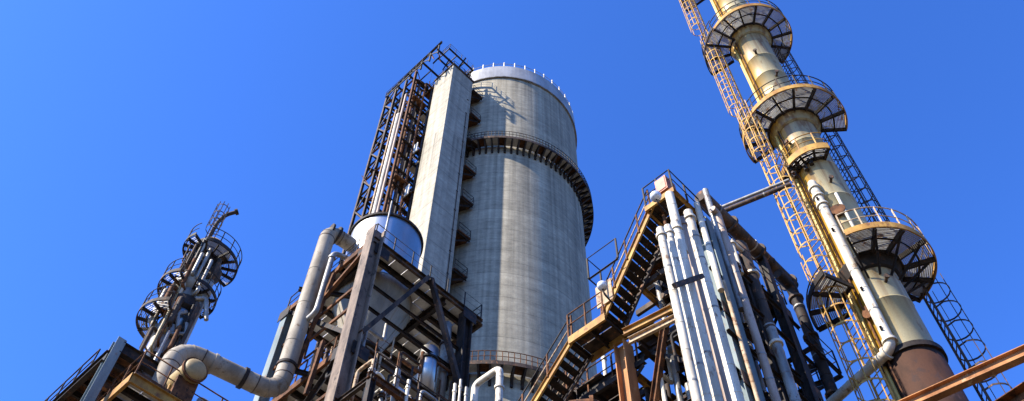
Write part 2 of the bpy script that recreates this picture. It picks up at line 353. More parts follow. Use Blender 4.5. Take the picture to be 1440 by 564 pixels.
def ring_walk(z, r1, a0, a1, n, railm):
    c = TC; tw0 = globals()['tw']
    st = (a1 - a0) / n
    b = MB(); b.slab(c, r1 - .04, r1, z - .22, z + .14, a0, a1, 96); tw = b.build('ring_walkway', BEAM, tw0)
    for i in range(n):
        b = MB(); b.slab(c, TR + .12, r1 - .05, z, z + .05, a0 + st * i + .004, a0 + st * (i + 1) - .004, 3); b.build('walkway_plate', DECK if i % 3 else RUST, tw)
        a = a0 + st * i; d = V((math.cos(a), math.sin(a), 0))
        member(tw, 'bracket_arm', c + d * (TR + .01) + EZ * (z - .13), c + d * r1 + EZ * (z - .13), 'I', .16, .24, DARK)
        member(tw, 'bracket_strut', c + d * (TR + .02) + EZ * (z - 1.15), c + d * (r1 - .1) + EZ * (z - .2), 'box', .14, .14, DARK)
        member(tw, 'bracket_post', c + d * (TR + .09) + EZ * (z - 1.3), c + d * (TR + .09) + EZ * (z - .1), 'box', .18, .15, DARK)
    railing(tw0, arc(c, r1 - .06, z + .05, a0, a1, n * 2), 1.1, railm, st * r1 * .9, r=.035)
ring_walk(79.4, 10.14, math.radians(-128), math.radians(52), 44, DARK)
ring_walk(47.3, 10.1, math.radians(-140), math.radians(-40), 20, RUST)

# ------------------------------------------------------------------ square concrete shaft
SC_ = V((-6.89, 43.0, 0)); SW = 3.0
sh = thing('concrete_shaft', 'square concrete lift shaft with a sharp corner against the round tower', 'shaft', SC_ + (E1 + E2) * SW / 2)
def W_(o, s, t, z): return V((o.x, o.y, 0)) + E1 * s + E2 * t + EZ * z
b = MB(); b.box(W_(SC_, SW / 2, SW / 2, 46), E1 * SW / 2, E2 * SW / 2, EZ * 46); b.build('wall', CONC2, sh)
b = MB(); b.box(W_(SC_, SW / 2, SW / 2, 92.13), E1 * (SW / 2 + .12), E2 * (SW / 2 + .12), EZ * .13); b.build('roof_slab', BEAM, sh)
for i, z in enumerate([36.9 + 5.3 * k for k in range(11)]):
    o = W_(SC_, SW + .02, -.25, 0); L1, L2 = 1.5, 3.2
    b = MB(); b.box(W_(o, L1 / 2, L2 / 2, z), E1 * L1 / 2, E2 * L2 / 2, EZ * .07); d_ = b.build('landing', RUST if i % 2 else BEAM, sh)
    for t in (.15, 1.6, 3.0):
        member(d_, 'landing_bracket', W_(o, 0, t, z - .2), W_(o, L1, t, z - .2), 'I', .14, .24, DARK)
        member(d_, 'landing_strut', W_(o, 0, t, z - 1.5), W_(o, L1 - .15, t, z - .25), 'L', .12, .12, DARK)
    railing(d_, [W_(o, .05, .05, z + .07), W_(o, L1 - .05, .05, z + .07), W_(o, L1 - .05, L2, z + .07)], 1.1, DARK, 1.0, r=.03)
for s_, m_ in ((2.55, BEAM),):
    q = W_(SC_, s_, -.06, 0); b = MB(); b.tube([q + EZ * 20, q + EZ * (90 if s_ < 1 else 84)], .04, 8); b.build('conduit', m_, sh)
    for k_ in range(14): member(sh, 'conduit_clip', q + EZ * (48 + 3 * k_) - E1 * .1, q + EZ * (48 + 3 * k_) + E1 * .1, 'box', .06, .08, DARK)
railing(sh, [W_(SC_, .1, 2.9, 92.26), W_(SC_, .1, .1, 92.26), W_(SC_, 2.9, .1, 92.26)], 1.1, DARK, 1.0, r=.03)

# ------------------------------------------------------------------ steel lattice beside the shaft
LO = W_(SC_, 0, SW, 0)
hf = thing('lattice_frame', 'dark steel lattice stair frame rising beside the concrete shaft', 'steel frame', W_(LO, 1.5, 3, 0))
LT = [1.0, 2.6, 4.4, 6.1]; LS = [-2.1, 2.8]; ZT = 92.9
zs = [38 + 2.65 * k for k in range(22)]
for t in LT:
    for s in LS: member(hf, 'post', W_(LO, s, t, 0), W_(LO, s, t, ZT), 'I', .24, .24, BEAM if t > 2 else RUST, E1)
for k, z in enumerate(zs):
    if z > ZT: continue
    for s in LS:
        for i in range(3):
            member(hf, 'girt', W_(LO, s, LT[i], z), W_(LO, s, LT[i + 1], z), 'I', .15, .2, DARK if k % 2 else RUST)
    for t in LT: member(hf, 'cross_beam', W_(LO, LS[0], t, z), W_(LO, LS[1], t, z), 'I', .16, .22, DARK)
    if k < len(zs) - 1:
        a, c = (z, z + 2.65) if k % 2 else (z + 2.65, z)
        for s in LS:
            member(hf, 'brace', W_(LO, s, LT[2], a), W_(LO, s, LT[3], c), 'L', .15, .15, BEAM)
        member(hf, 'brace', W_(LO, LS[0], LT[3], a), W_(LO, LS[1], LT[3], c), 'L', .14, .14, DARK)
        member(hf, 'brace', W_(LO, LS[1], LT[0], a), W_(LO, LS[1], LT[1], c), 'L', .14, .14, RUST); member(hf, 'brace', W_(LO, LS[1], LT[1], c), W_(LO, LS[1], LT[2], a), 'L', .14, .14, DARK)
        if k % 2: railing(hf, [W_(LO, -.05, 2.2, z + .2), W_(LO, -.05, 4.0, z + .2)], 1.1, DARK, .6, r=.03); deck(hf, W_(LO, .05, 2.2, 0), E1, E2, z + .13, 2.6, .8, 1, 1, BEAM)
    if k % 2 == 0:
        o = W_(LO, .1, .3, 0)
        deck(hf, W_(LO, .05, .35, 0), E1, E2, z + .13, 2.6, 1.6, 1, 2, DECK if k % 4 else RUST)
        railing(hf, [W_(LO, 0, .3, z + .19), W_(LO, 0, 2.0, z + .19)], 1.1, DARK, .8, r=.03)
    # zigzag stair flight
    if k < len(zs) - 1 and z + 2.65 < ZT:
        for s in (.5, 1.3): 
            member(hf, 'stair_stringer', W_(LO, s if k % 2 else s + .9, 2.3, z + (.1 if k % 2 else 2.65)), W_(LO, s if k % 2 else s + .9, 3.9, z + (2.65 if k % 2 else .1)), 'C', .06, .22, DARK)
for t, s, r_, m_, zt in ((1.5, -1.7, .12, BEAM, 91), (2.2, -2.35, .2, WHITE, 84), (2.95, -2.3, .11, PALER, 86), (1.7, -2.3, .13, PINK, 88), (1.3, -1.6, .14, RUST, 92), (1.2, -1.2, .15, BEAM, 92), (3.6, .6, .14, DARK, 92), (.7, .3, .16, DARK, 92), (.9, -.6, .12, RUST, 92), (1.9, -.4, .13, DARK, 92)):
    b = MB(); b.tube([W_(LO, s, t, 30), W_(LO, s, t, zt), W_(LO, s + 1.2, t, zt)], r_, 10, .4); b.build('riser_pipe', m_, hf)
for z in (61.5, 69.5, 77.2):
    b = MB(); b.box(W_(LO, -.5, .75, z), E1 * .05, E2 * .5, EZ * .8); b.build('cladding_panel', DECK, hf)
# top girder and head platform
for s in LS:
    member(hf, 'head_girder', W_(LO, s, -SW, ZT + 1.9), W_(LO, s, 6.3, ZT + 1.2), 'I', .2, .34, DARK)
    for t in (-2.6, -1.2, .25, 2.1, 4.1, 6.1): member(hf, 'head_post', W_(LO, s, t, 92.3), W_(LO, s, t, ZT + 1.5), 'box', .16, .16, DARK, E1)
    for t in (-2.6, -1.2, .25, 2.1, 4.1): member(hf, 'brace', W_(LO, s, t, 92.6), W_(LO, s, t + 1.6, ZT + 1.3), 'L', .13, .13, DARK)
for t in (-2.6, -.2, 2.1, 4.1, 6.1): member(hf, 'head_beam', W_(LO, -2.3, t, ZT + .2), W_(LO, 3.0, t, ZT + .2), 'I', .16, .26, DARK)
for s in (-2.2, -.9, .6, 2.7): member(hf, 'head_stringer', W_(LO, s, 0, ZT + .42), W_(LO, s, 6.2, ZT + .42), 'C', .1, .2, DARK)
railing(hf, [W_(LO, 2.7, 6.3, ZT + .5), W_(LO, -2.25, 6.3, ZT + .5), W_(LO, -2.25, 0, ZT + .5), W_(LO, -2.25, -1.0, ZT + .5)], 1.1, DARK, 1.0, r=.035)
for s in (-.9, .3, 1.5, 2.8): member(hf, 'head_stringer', W_(LO, s, -3.0, ZT + 2.05), W_(LO, s, -1.2, ZT + 2.05), 'C', .1, .2, DARK)
for t in (-3.0, -1.2): member(hf, 'head_beam', W_(LO, -1, t, ZT + 1.9), W_(LO, 2.9, t, ZT + 1.9), 'I', .14, .22, DARK)
railing(hf, [W_(LO, -.9, -1.2, ZT + 2.1), W_(LO, -.9, -3, ZT + 2.1), W_(LO, 2.8, -3, ZT + 2.1), W_(LO, 2.8, -1.2, ZT + 2.1)], 1.15, DARK, .9, r=.035)
rl_ = random.Random(9)
for i in range(70):
    t_ = rl_.uniform(1.0, 5.9); s_ = rl_.choice((-2.0, -1.4, -.6, .4, 1.6, 2.9)); z_ = rl_.uniform(50, 91); e_ = V(W_(LO, s_ + rl_.uniform(-.6, .6), min(6.1, max(.9, t_ + rl_.uniform(-1.8, 1.8))), z_ + rl_.uniform(-3, 3)))
    member(hf, 'stay_bar', W_(LO, s_, t_, z_), e_, rl_.choice(('L', 'O', 'C')), rl_.choice((.08, .12, .16)), rl_.choice((.08, .12, .16)), rl_.choice((DARK, DARK, RUST, BEAM)))
for i in range(16):
    t_ = rl_.uniform(-2.8, 5.8); s_ = rl_.uniform(-2, 2.8); e_ = W_(LO, s_ + rl_.uniform(-.8, .8), t_ + rl_.uniform(-1, 1), ZT + rl_.uniform(.8, 2.6))
    member(hf, 'head_bar', W_(LO, s_, t_, ZT - .9), e_, 'L', .12, .12, rl_.choice((DARK, RUST)))
for i in range(5):
    z_ = 55 + i * 8; b = MB(); b.box(W_(LO, -.95, 1.4 + (i % 2) * .8, z_), E1 * .9, E2 * .7, EZ * .08); b.build('rust_ledge', RUST, hf)
for (s, t, ln) in ((-.3, 5.8, 4.5), (.2, 4.6, 5.5), (.1, 1.2, 6)):
    member(hf, 'lightning_rod', W_(LO, s, t, ZT + .4), W_(LO, s, t, ZT + ln), 'O', .03, .03, DARK)

# ------------------------------------------------------------------ hopper frame
HB = V((-6.37, 24.5, 0)); HS, HT_, HZ, HZ2 = 6.7, 6.5, 34.4, 27.9
fr = thing('deck_tower', 'heavy dark steel frame with two decks carrying the silver hopper', 'steel frame', W_(HB, 3.3, 3.2, 0))
for s, t, wd, m_ in ((.1, .1, .62, LEGM), (HS - .6, .1, .5, DARK), (.1, HT_ - .2, .5, TEAL), (HS - .6, HT_ - .2, .5, DARK)):
    member(fr, 'leg', W_(HB, s, t, 0), W_(HB, s, t, HZ + (.75 if t < 1 and s < 1 else -.2)), 'I', wd, wd, m_, E1)
for z, ov in ((HZ, -.05), (HZ2, -.3), (21.5, -.3)):
    o = W_(HB, -ov, -ov, 0); lx, ly = HS + ov + (.45 if z == HZ else -.3), HT_ + ov + .3
    for t in (0, ly): member(fr, 'edge_beam', W_(o, 0, t, z), W_(o, lx, t, z), 'C', .14, .36, BEAM)
    for s in (0, lx): member(fr, 'edge_beam', W_(o, s, 0, z), W_(o, s, ly, z), 'C', .14, .36, RUST if s == 0 else BEAM)
    for i in range(1, 8):
        if z == HZ and i in (2, 3, 4, 5):
            member(fr, 'joist', W_(o, 0, ly * i / 8, z), W_(o, lx * .085, ly * i / 8, z), 'I', .16, .30, DARK); member(fr, 'joist', W_(o, lx * .65, ly * i / 8, z), W_(o, lx, ly * i / 8, z), 'I', .16, .30, DARK)
        else: member(fr, 'joist', W_(o, .1, ly * i / 8, z), W_(o, lx - .1, ly * i / 8, z), 'I', .16, .30, DARK)
    for i in ((.3, 2.65) if z == HZ else (1, 3)): member(fr, 'main_beam', W_(o, lx * i / 4, .1, z - .22), W_(o, lx * i / 4, ly - .1, z - .22), 'I', .22, .44, DARK)
    nx, ny = 9, 8
    sk = [(i, j) for i in range(nx) for j in range(ny) if (i - 2.7) ** 2 + (j - 3.1) ** 2 < (5.2 if z == HZ else 1.3)] if z > 22 else []
    deck(fr, o, E1, E2, z + .19, lx, ly, nx, ny, DECK, skip=sk)
    rl = [W_(o, .05, ly, z + .25), W_(o, .05, .05, z + .25), W_(o, lx - .05, .05, z + .25), W_(o, lx - .05, ly, z + .25)]
    railing(fr, rl, 1.1, RUST if z == HZ2 else DARK, 1.25, toe=.12, r=.03)
for (s_, t_, nx_) in ((.1 + .5, -.02, E1), (HS - .6, -.2, E1), (-.02, .6, E2), (-.2, HT_ - .2, E2)):
    for z in (HZ, HZ2, 21.5):
        b = MB(); b.box(W_(HB, s_, t_, z - .52) , nx_ * .42, EZ.cross(nx_) * .012, EZ * .34); b.build('gusset', DARK, fr)
# bracing on the two faces that show
FA = V((HB.x, HB.y, 0)) - E2 * .12
pa, pb = atP(602, 390, FA, E1), atP(508, 468, FA, E1); member(fr, 'brace', pa, pb, 'box', .24, .2, BEAM)
pa, pb = atP(606, 392, FA, E1), atP(648, 552, FA, E1); member(fr, 'brace', pa, pb, 'box', .26, .2, BEAM)
FB = V((HB.x, HB.y, 0)) - E1 * .12
for (x0, y0, x1, y1) in ((470, 385, 415, 520), (520, 345, 455, 420), (455, 480, 430, 555)):
    member(fr, 'brace', atP(x0, y0, FB, E2), atP(x1, y1, FB, E2), 'box', .16, .16, RUST)
for s in (.1, HS - .6):
    member(fr, 'brace', W_(HB, s, .3, HZ2 + .3), W_(HB, s, HT_ - .3, HZ - .3), 'L', .2, .2, DARK); member(fr, 'brace', W_(HB, s, HT_ - .3, 22), W_(HB, s, .3, HZ2 - .3), 'L', .2, .2, DARK)
member(fr, 'brace', W_(HB, .3, HT_ - .2, HZ2 + .3), W_(HB, HS - .6, HT_ - .2, HZ - .3), 'L', .2, .2, DARK)
rc = random.Random(21)
for i in range(26):
    lo_ = i % 3 == 0
    p = W_(HB, rc.uniform(.5, 6.0), rc.uniform(.3, 5.8), 0); za_ = rc.uniform(19.5, 22.5); zb2 = za_ + rc.uniform(2.0, 5.2); e_ = rc.choice((E1, E2, -E1, -E2)); ln = rc.uniform(.6, 2.2)
    b = MB(); b.tube([p + EZ * za_, p + EZ * zb2, p + EZ * zb2 + e_ * ln, p + EZ * (zb2 - rc.uniform(.5, 2)) + e_ * ln], rc.choice((.05, .07, .1, .13)), 10, .25)
    b.build('service_pipe', rc.choice((DARK, BEAM, GREYP, WHITE, RUST, GREYP)), fr)
for i in range(10):
    p = W_(HB, rc.uniform(.8, 6.0), rc.uniform(.8, 5.8), 0); za_ = rc.choice((21.75, 28.2)); hh_ = rc.uniform(.5, 1.3); rr_ = rc.uniform(.18, .36)
    if (p - V((-6.69, 28.5, 0))).length < 1.4: continue
    b = MB(); b.lathe(p, [(0, za_), (rr_, za_), (rr_, za_ + hh_), (rr_ * .5, za_ + hh_ + .2), (0, za_ + hh_ + .22)], 18); b.build('canister', rc.choice((GREYP, STEEL, BEAM)), fr)
for i in range(34):
    left = i % 2
    u_ = rc.uniform(.5, 6.0); o_ = rc.uniform(.05, .55); za_ = rc.uniform(24.2, 29.6); hh_ = rc.uniform(.6, 2.2); ln = rc.uniform(.4, 1.6)
    p = W_(HB, o_ if left else u_, u_ if left else o_, za_); e_ = E2 if left else E1
    b = MB(); b.tube([p - EZ * rc.uniform(.5, 2), p + EZ * hh_ * .3, p + e_ * ln + EZ * hh_ * .3, p + e_ * ln + EZ * hh_], rc.choice((.035, .05, .07, .09)), 8, .15)
    b.build('service_pipe', rc.choice((DARK, BEAM, RUST, RUST, GREYP, PALER)), fr)
for z_, t_ in ((25.2, .12), (30.1, .1), (31.6, .15)):
    member(fr, 'pipe_ledger', W_(HB, .4, t_, z_), W_(HB, HS - .7, t_, z_ + .0), 'C', .09, .16, RUST if z_ < 26 else DARK); member(fr, 'pipe_ledger', W_(HB, t_, .4, z_ + .1), W_(HB, t_, HT_ - .4, z_ + .1), 'C', .09, .16, RUST)
# hopper
HC = V((-6.69, 28.5, 0))
hp = thing('hopper', 'silver drum hopper with a cream cone under it in the steel frame', 'hopper', HC + EZ * 29.6)
b = MB(); b.lathe(HC, [(1.9, HZ + .25), (1.9, HZ + 4.9)], 64); b.build('drum', STEEL, hp)
b = MB(); b.lathe(HC, [(1.9, HZ + 4.85), (2.0, HZ + 4.85), (2.0, HZ + 5.0), (1.9, HZ + 5.0), (0, HZ + 5.5)], 64, smooth=False); b.build('lid', DARK, hp)
b = MB(); b.lathe(HC, [(1.91, HZ + 1.5), (1.96, HZ + 1.5), (1.96, HZ + 1.62), (1.91, HZ + 1.62)], 64, smooth=False); b.build('band', DARK, hp)
b = MB(); b.lathe(HC, [(.72, 31.1), (1.88, HZ - .5), (1.88, HZ + .24)], 64); b.build('cone', CREAM, hp)
b = MB(); b.lathe(HC, [(0, 29.6), (.66, 29.6), (.66, 31.05), (0, 31.05)], 40, smooth=False); b.build('outlet', GREYP, hp)
b = MB(); b.lathe(HC, [(.66, 30.85), (.84, 30.85), (.84, 31.0), (.66, 31.0)], 40, smooth=False); b.build('flange', DARK, hp)
for i in range(12):
    a = 2 * math.pi * i / 12; d = V((math.cos(a), math.sin(a), 0))
    member(hp, 'cone_seam', HC + d * .74 + EZ * 31.1, HC + d * 1.89 + EZ * (HZ - .5), 'box', .05, .03, CREAM)
q = HC + V((.3, -1.99, 0)); member(hp, 'vent_pipe', q + EZ * (HZ + .3), q + EZ * (HZ + 6.0), 'O', .1, .1, GREYP)

# big duct: drum -> down -> along -> down into the left platform
zD = HZ + 3.1
d0 = HC + (-E1 * .75 + V((-.66, -.1, 0))).normalized() * 1.9; d0.z = zD
d1 = atD(465, 318, 28.0); d1.z = zD
d0 = HC + (V((d1.x, d1.y, 0)) - HC).normalized() * 1.85; d0.z = zD
d2 = V((d1.x, d1.y, 0)); zl = atD(372, 550, math.hypot(d1.x, d1.y)).z; d2.z = zl
d3 = atZ(252, 486, zl + .1); d3.z = zl
d4 = V((d3.x, d3.y, 23.15))
du = thing('elbow_duct', 'large beige duct bending from the silver drum down to the left platform', 'duct', (d4.x, d4.y, 23.15))
b = MB(); b.tube([d0, d1, d2, d3, d4], .385, 28, 1.0); b.build('duct_run', DUCT, du)
dP = [d0, d1, d2, d3, d4]
for i in (1, 2, 3):
    a_, b_, c_ = dP[i - 1], dP[i], dP[i + 1]; k_ = min(1.0, (a_ - b_).length * .49, (c_ - b_).length * .49); p_, q_ = b_ + (a_ - b_).normalized() * k_, b_ + (c_ - b_).normalized() * k_
    for t_ in (0, .25, .5, .75, 1):
        x_ = p_ * (1 - t_) ** 2 + b_ * 2 * t_ * (1 - t_) + q_ * t_ * t_; g_ = ((b_ - p_) * (1 - t_) + (q_ - b_) * t_).normalized()
        b = MB(); b.tube([x_ - g_ * .02, x_ + g_ * .02], .398, 28); b.build('weld_seam', BEAM if t_ in (0, 1) else DUCT, du)
def collar(p, d, r, ln, m_, par): 
    d = V(d).normalized(); b = MB(); b.tube([V(p) - d * ln / 2, V(p) + d * ln / 2], r, 28); return b.build('collar', m_, par)
dd = (d1 - d0); collar(d0 + dd.normalized() * .95, dd, .52, .12, DARK, du); collar(d0 + dd.normalized() * 1.35, dd, .47, .1, DARK, du)
d23 = (d3 - d2); collar(d2 + d23 * .36, d23, .45, .16, DARK, du); collar(d2 + d23 * .66, d23, .43, .12, DUCT, du)
for f in (.3, .52, .74): collar(d1 + (d2 - d1) * f, EZ, .398, .05, DUCT, du)
collar(d1 + (d2 - d1) * .86, EZ, .44, .14, DARK, du)
member(du, 'hanger', d1 + (d2 - d1) * .4 + V((-.6, .1, 0)), d1 + (d2 - d1) * .4 + V((1.9, .5, 0)), 'I', .16, .2, DARK)
member(du, 'hanger', d1 + (d2 - d1) * .86 + V((-.3, 0, 0)), d1 + (d2 - d1) * .86 + V((1.9, .8, 0)), 'I', .16, .2, DARK)

# ------------------------------------------------------------------ left platform, tank, walkway
GC = V((-12.8, 22.06, 0)); GZ = 22.9
gp = thing('duct_platform', 'rusty railed platform under the end of the beige duct', 'platform', W_(GC, 2.5, 2.5, 0))
for s, t in ((1.6, 1.9), (5, .5), (1.6, 4.6), (5, 4.6)): member(gp, 'leg', W_(GC, s, t, 0), W_(GC, s, t, GZ), 'I', .3, .3, RUST, E1)
for t in (0, 5): member(gp, 'edge_beam', W_(GC, 0, t, GZ), W_(GC, 5.6, t, GZ), 'C', .12, .42, OCHRE if t == 0 else DARK)
for s in (0, 5.6): member(gp, 'edge_beam', W_(GC, s, 0, GZ), W_(GC, s, 5, GZ), 'C', .12, .42, OCHRE if s == 0 else DARK)
for i in range(1, 7): member(gp, 'joist', W_(GC, .08, 5 * i / 7, GZ), W_(GC, 5.5, 5 * i / 7, GZ), 'I', .14, .26, DARK)
for i in (1, 2): member(gp, 'main_beam', W_(GC, 5.6 * i / 3, .1, GZ - .2), W_(GC, 5.6 * i / 3, 4.9, GZ - .2), 'I', .2, .36, RUST)
deck(gp, GC, E1, E2, GZ + .22, 5.6, 5.0, 8, 7, DECK)
railing(gp, [W_(GC, .05, 5, GZ + .28), W_(GC, .05, .05, GZ + .28), W_(GC, 5.5, .05, GZ + .28)], 1.1, RUST, 1.1, toe=.15, r=.03)
rg_ = random.Random(4)
for i in range(14):
    q = W_(GC, rg_.uniform(.4, 5.2), rg_.uniform(.3, 4.4), GZ + .3); hh = rg_.uniform(.5, 1.8); e_ = rg_.choice((E1, -E1, E2))
    b = MB(); b.tube([q, q + EZ * hh, q + EZ * hh + e_ * rg_.uniform(.3, 1.1)], rg_.choice((.05, .07, .1)), 8, .15); b.build('service_pipe', rg_.choice((RUST, BEAM, GREYP, OCHRE, DARK)), gp)
for t_, z_, m_ in ((.5, GZ - .1, RUST), (1.6, GZ + .3, BEAM), (2.6, GZ - .5, DARK)):
    member(gp, 'tie_beam', W_(GC, 5.5, t_, z_), W_(GC, 9.2, t_, z_), 'I', .16, .26, m_)
for t_, z_, r_, m_ in ((.9, GZ + .5, .09, GREYP), (1.2, GZ + .9, .07, RUST), (2.1, GZ + .7, .12, BEAM)):
    b = MB(); b.tube([W_(GC, 3.2, t_, z_), W_(GC, 9.2, t_, z_)], r_, 10); b.build('tie_pipe', m_, gp)
railing(gp, [W_(GC, 5.6, .1, GZ + .28), W_(GC, 9.0, .1, GZ + .28)], 1.05, RUST, .9, r=.026)
tc = atD(270, 524, 26.0)
tk = thing('dished_tank', 'yellowed dished end of a small tank below the beige duct', 'tank', V((tc.x, tc.y, GZ + .28)))
b = MB(); d = -E2; pr = [(.44 * math.sin(a), .26 * math.cos(a)) for a in [math.radians(90 * i / 6) for i in range(7)]]
b.tube([tc + d * (.2 + z) for r_, z in pr[::-1]] , .1, 28, rs=[max(r_, .004) for r_, z in pr[::-1]]); b.tube([tc + d * .2, tc - d * 2.0], .44, 28); b.build('shell', TANKY, tk)
b = MB(); b.tube([tc + d * .14, tc + d * .24], .50, 28); b.build('flange', RUST, tk)
for k in (.1, 1.6): b = MB(); hh = (tc.z - .36 - GZ - .28) / 2; b.box(V((tc.x, tc.y, GZ + .29 + hh)) - d * k, E1 * .4, d * .08, EZ * hh); b.build('saddle', RUST, tk)

cz = 25.3
wk = thing('channel_walkway', 'dark raised walkway with grey channel post at far left', 'walkway', (-14.3, 22.7, 0))
pt = atD(169, 480, 27.0); WO = V((pt.x, pt.y, 0))
member(wk, 'post', WO, WO + EZ * (pt.z), 'C', .34, .42, TEAL, E2)
member(wk, 'post', W_(WO, 2.6, 0, 0), W_(WO, 2.6, 0, pt.z - .6), 'C', .3, .3, DARK, E2)
for t in (3.5, 7): member(wk, 'post', W_(WO, .1, t, 0), W_(WO, .1, t, pt.z - .9), 'I', .28, .28, DARK, E2)
for s in (-.15, 1.2): member(wk, 'edge_beam', W_(WO, s, .1, pt.z - .8), W_(WO, s, 8, pt.z - .8), 'I', .2, .5, DARK)
for i in range(10): member(wk, 'joist', W_(WO, -.1, .3 + i * .8, pt.z - .8), W_(WO, 1.15, .3 + i * .8, pt.z - .8), 'I', .12, .24, DARK)
deck(wk, W_(WO, -.2, .1, 0), E1, E2, pt.z - .54, 1.45, 7.9, 1, 8, RUST)
railing(wk, [W_(WO, -.15, 8, pt.z - .48), W_(WO, -.15, 1.6, pt.z - .48)], 1.1, DARK, 1.2, r=.03)
member(wk, 'cross_beam', W_(WO, .1, -.1, pt.z - .35), W_(WO, 3.2, -.1, pt.z - .35), 'I', .26, .5, DARK)
member(wk, 'cross_beam', W_(WO, .1, .6, pt.z - 1.5), W_(WO, 3.2, .6, pt.z - 1.5), 'I', .2, .36, RUST)

# ------------------------------------------------------------------ slender column at left
rn0 = random.Random(5); D3 = 36.0; pc = atD(300, 345, D3); KC = V((pc.x, pc.y, 0)); KR = .76
def kz(x, y): return atD(x, y, D3).z
kc = thing('distillation_column', 'slender silver column with round railed platforms at left', 'column', KC)
zt = kz(300, 350)
zz = 0; i = 0
while zz < zt - .5:
    z2 = min(zz + 2.2, zt); b = MB(); b.lathe(KC, [(KR - .01, zz), (KR + .0, zz + .02), (KR, z2 - .05), (KR - .03, z2 - .02)], 32); b.build('shell_course', (STEEL, GREYP, BEAM, GREYP)[i % 4], kc)
    b = MB(); b.lathe(KC, [(KR - .02, z2 - .07), (KR + .05, z2 - .07), (KR + .05, z2 + .02), (KR - .02, z2 + .02)], 32, smooth=False); b.build('seam_ring', BEAM, kc); zz = z2; i += 1
b = MB(); b.lathe(KC, [(KR, zt), (KR * .8, zt + .3), (0, zt + .42)], 32); b.build('head', TANKY, kc)
b = MB(); b.lathe(KC, [(KR, kz(268, 420)), (KR + .28, kz(270, 415)), (KR + .28, kz(272, 405)), (KR, kz(275, 400))], 32); b.build('bulge', CREAM, kc)
# side pipe with bulges on the right, thin white pipe on the front
sd = V((.8, -.2, 0)); sp_ = KC + sd * 1.15
b = MB(); b.tube([sp_ + EZ * 0, sp_ + EZ * (zt - 1.8), KC + sd * .5 + EZ * (zt - 1.8)], .24, 14, .5); b.build('side_pipe', GREYP, kc)
for z in (kz(300, 400), kz(312, 372)):
    b = MB(); b.lathe(sp_, [(.24, z - .6), (.42, z - .3), (.42, z + .3), (.24, z + .6)], 20); b.build('expansion_joint', BEAM, kc)
fp = KC + V((-.1, -.85, 0)); b = MB(); b.tube([fp, fp + EZ * (zt - .3)], .13, 10); b.build('front_pipe', WHITE, kc)
def col_platform(par, c, r0, r1, z, a0, a1, m_edge, m_rib, m_gr, rail_m, nrib, railh=1.05, edge=.18, gpitch=.075, gw=.036, ribh=.2, inner=True, rr=.026, rg=.9):
    st = (a1 - a0) / nrib; par0 = par
    b = MB(); b.slab(c, r1 - .03, r1 + .015, z - edge * .7, z + edge * .6, a0, a1, 48); par = b.build('platform', m_edge, par)
    for i in range(nrib):
        grating(par, c, r0 + .03, r1 - .03, z, a0 + st * i + .012, a0 + st * (i + 1) - .012, m_gr, gpitch, gw)
    for i in range(nrib + 1):
        a = a0 + st * i; d = V((math.cos(a), math.sin(a), 0)); cc = V((c[0], c[1], 0))
        member(par, 'rib', cc + d * (r0 - .02) + EZ * (z - .12), cc + d * (r1 - .03) + EZ * (z - .12), 'box', .075, ribh, m_rib)
    rm = (r0 + r1) / 2
    b = MB(); b.tube(arc(c, rm, z - .08, a0, a1, 32), .03, 6); b.build('ring_bar', m_rib, par)
    if inner: b = MB(); b.slab(c, r0 - .03, r0 + .02, z - .14, z + .05, a0, a1, 36); b.build('inner_band', m_rib, par)
    railing(par0, arc(c, r1 - .03, z, a0, a1, 36), railh, rail_m, rg, r=rr)
R_ = math.radians
z1 = kz(318, 382); col_platform(kc, KC, KR + .12, 1.85, z1, R_(-75), R_(60), DARK, DARK, GRATE, DARK, 6, gpitch=.085, gw=.032)
z2 = kz(255, 408); col_platform(kc, KC, KR + .12, 1.7, z2, R_(150), R_(265), BEAM, DARK, GRATE, DARK, 5, gpitch=.10, gw=.03)
z3 = kz(228, 452); col_platform(kc, KC, KR + .12, 1.9, z3, R_(150), R_(275), BEAM, DARK, GRATE, DARK, 5, gpitch=.10, gw=.03)
z4 = kz(285, 352); col_platform(kc, KC, KR + .12, 1.5, z4, R_(165), R_(250), DARK, DARK, GRATE, DARK, 4, gpitch=.10, gw=.03)
col_platform(kc, KC, KR + .12, 1.5, z1 - 3.0, R_(-60), R_(70), DARK, DARK, GRATE, DARK, 4, gpitch=.085, gw=.032)
cage_ladder(kc, (KC.x + .15, KC.y - 1.0, zt - .6), zt + 2.4, V((.3, -1, 0)).normalized(), BEAM, .6, .32, .36, .7)
h0 = atD(292, 338, D3); h1 = atD(306, 312, D3); h2 = atD(318, 302, D3 - .2); h3 = atD(333, 298, D3 - .5)
b = MB(); b.tube([V((h0.x, h0.y, zt - 1)), h0, h1, h2, h3], .12, 12, .5); b.build('vent_horn', BEAM, kc)
b = MB(); b.tube([h3 - (h3 - h2).normalized() * .1, h3 + (h3 - h2).normalized() * .08], .2, 14); b.build('horn_flange', DARK, kc)
for z, rr_, hh_ in ((z1 - .6, .2, .5), (z2 + .4, .16, .4), (z3 + 1.2, .22, .5), (z3 - 1.0, .18, .4), (z1 + .9, .2, .4)):
    b = MB(); b.lathe(KC, [(KR, z - hh_), (KR + rr_, z - hh_ * .6), (KR + rr_, z + hh_ * .6), (KR, z + hh_)], 28, R_(-170), R_(10), False); b.build('stiffener', rn0.choice((BEAM, GREYP, DARK)), kc)
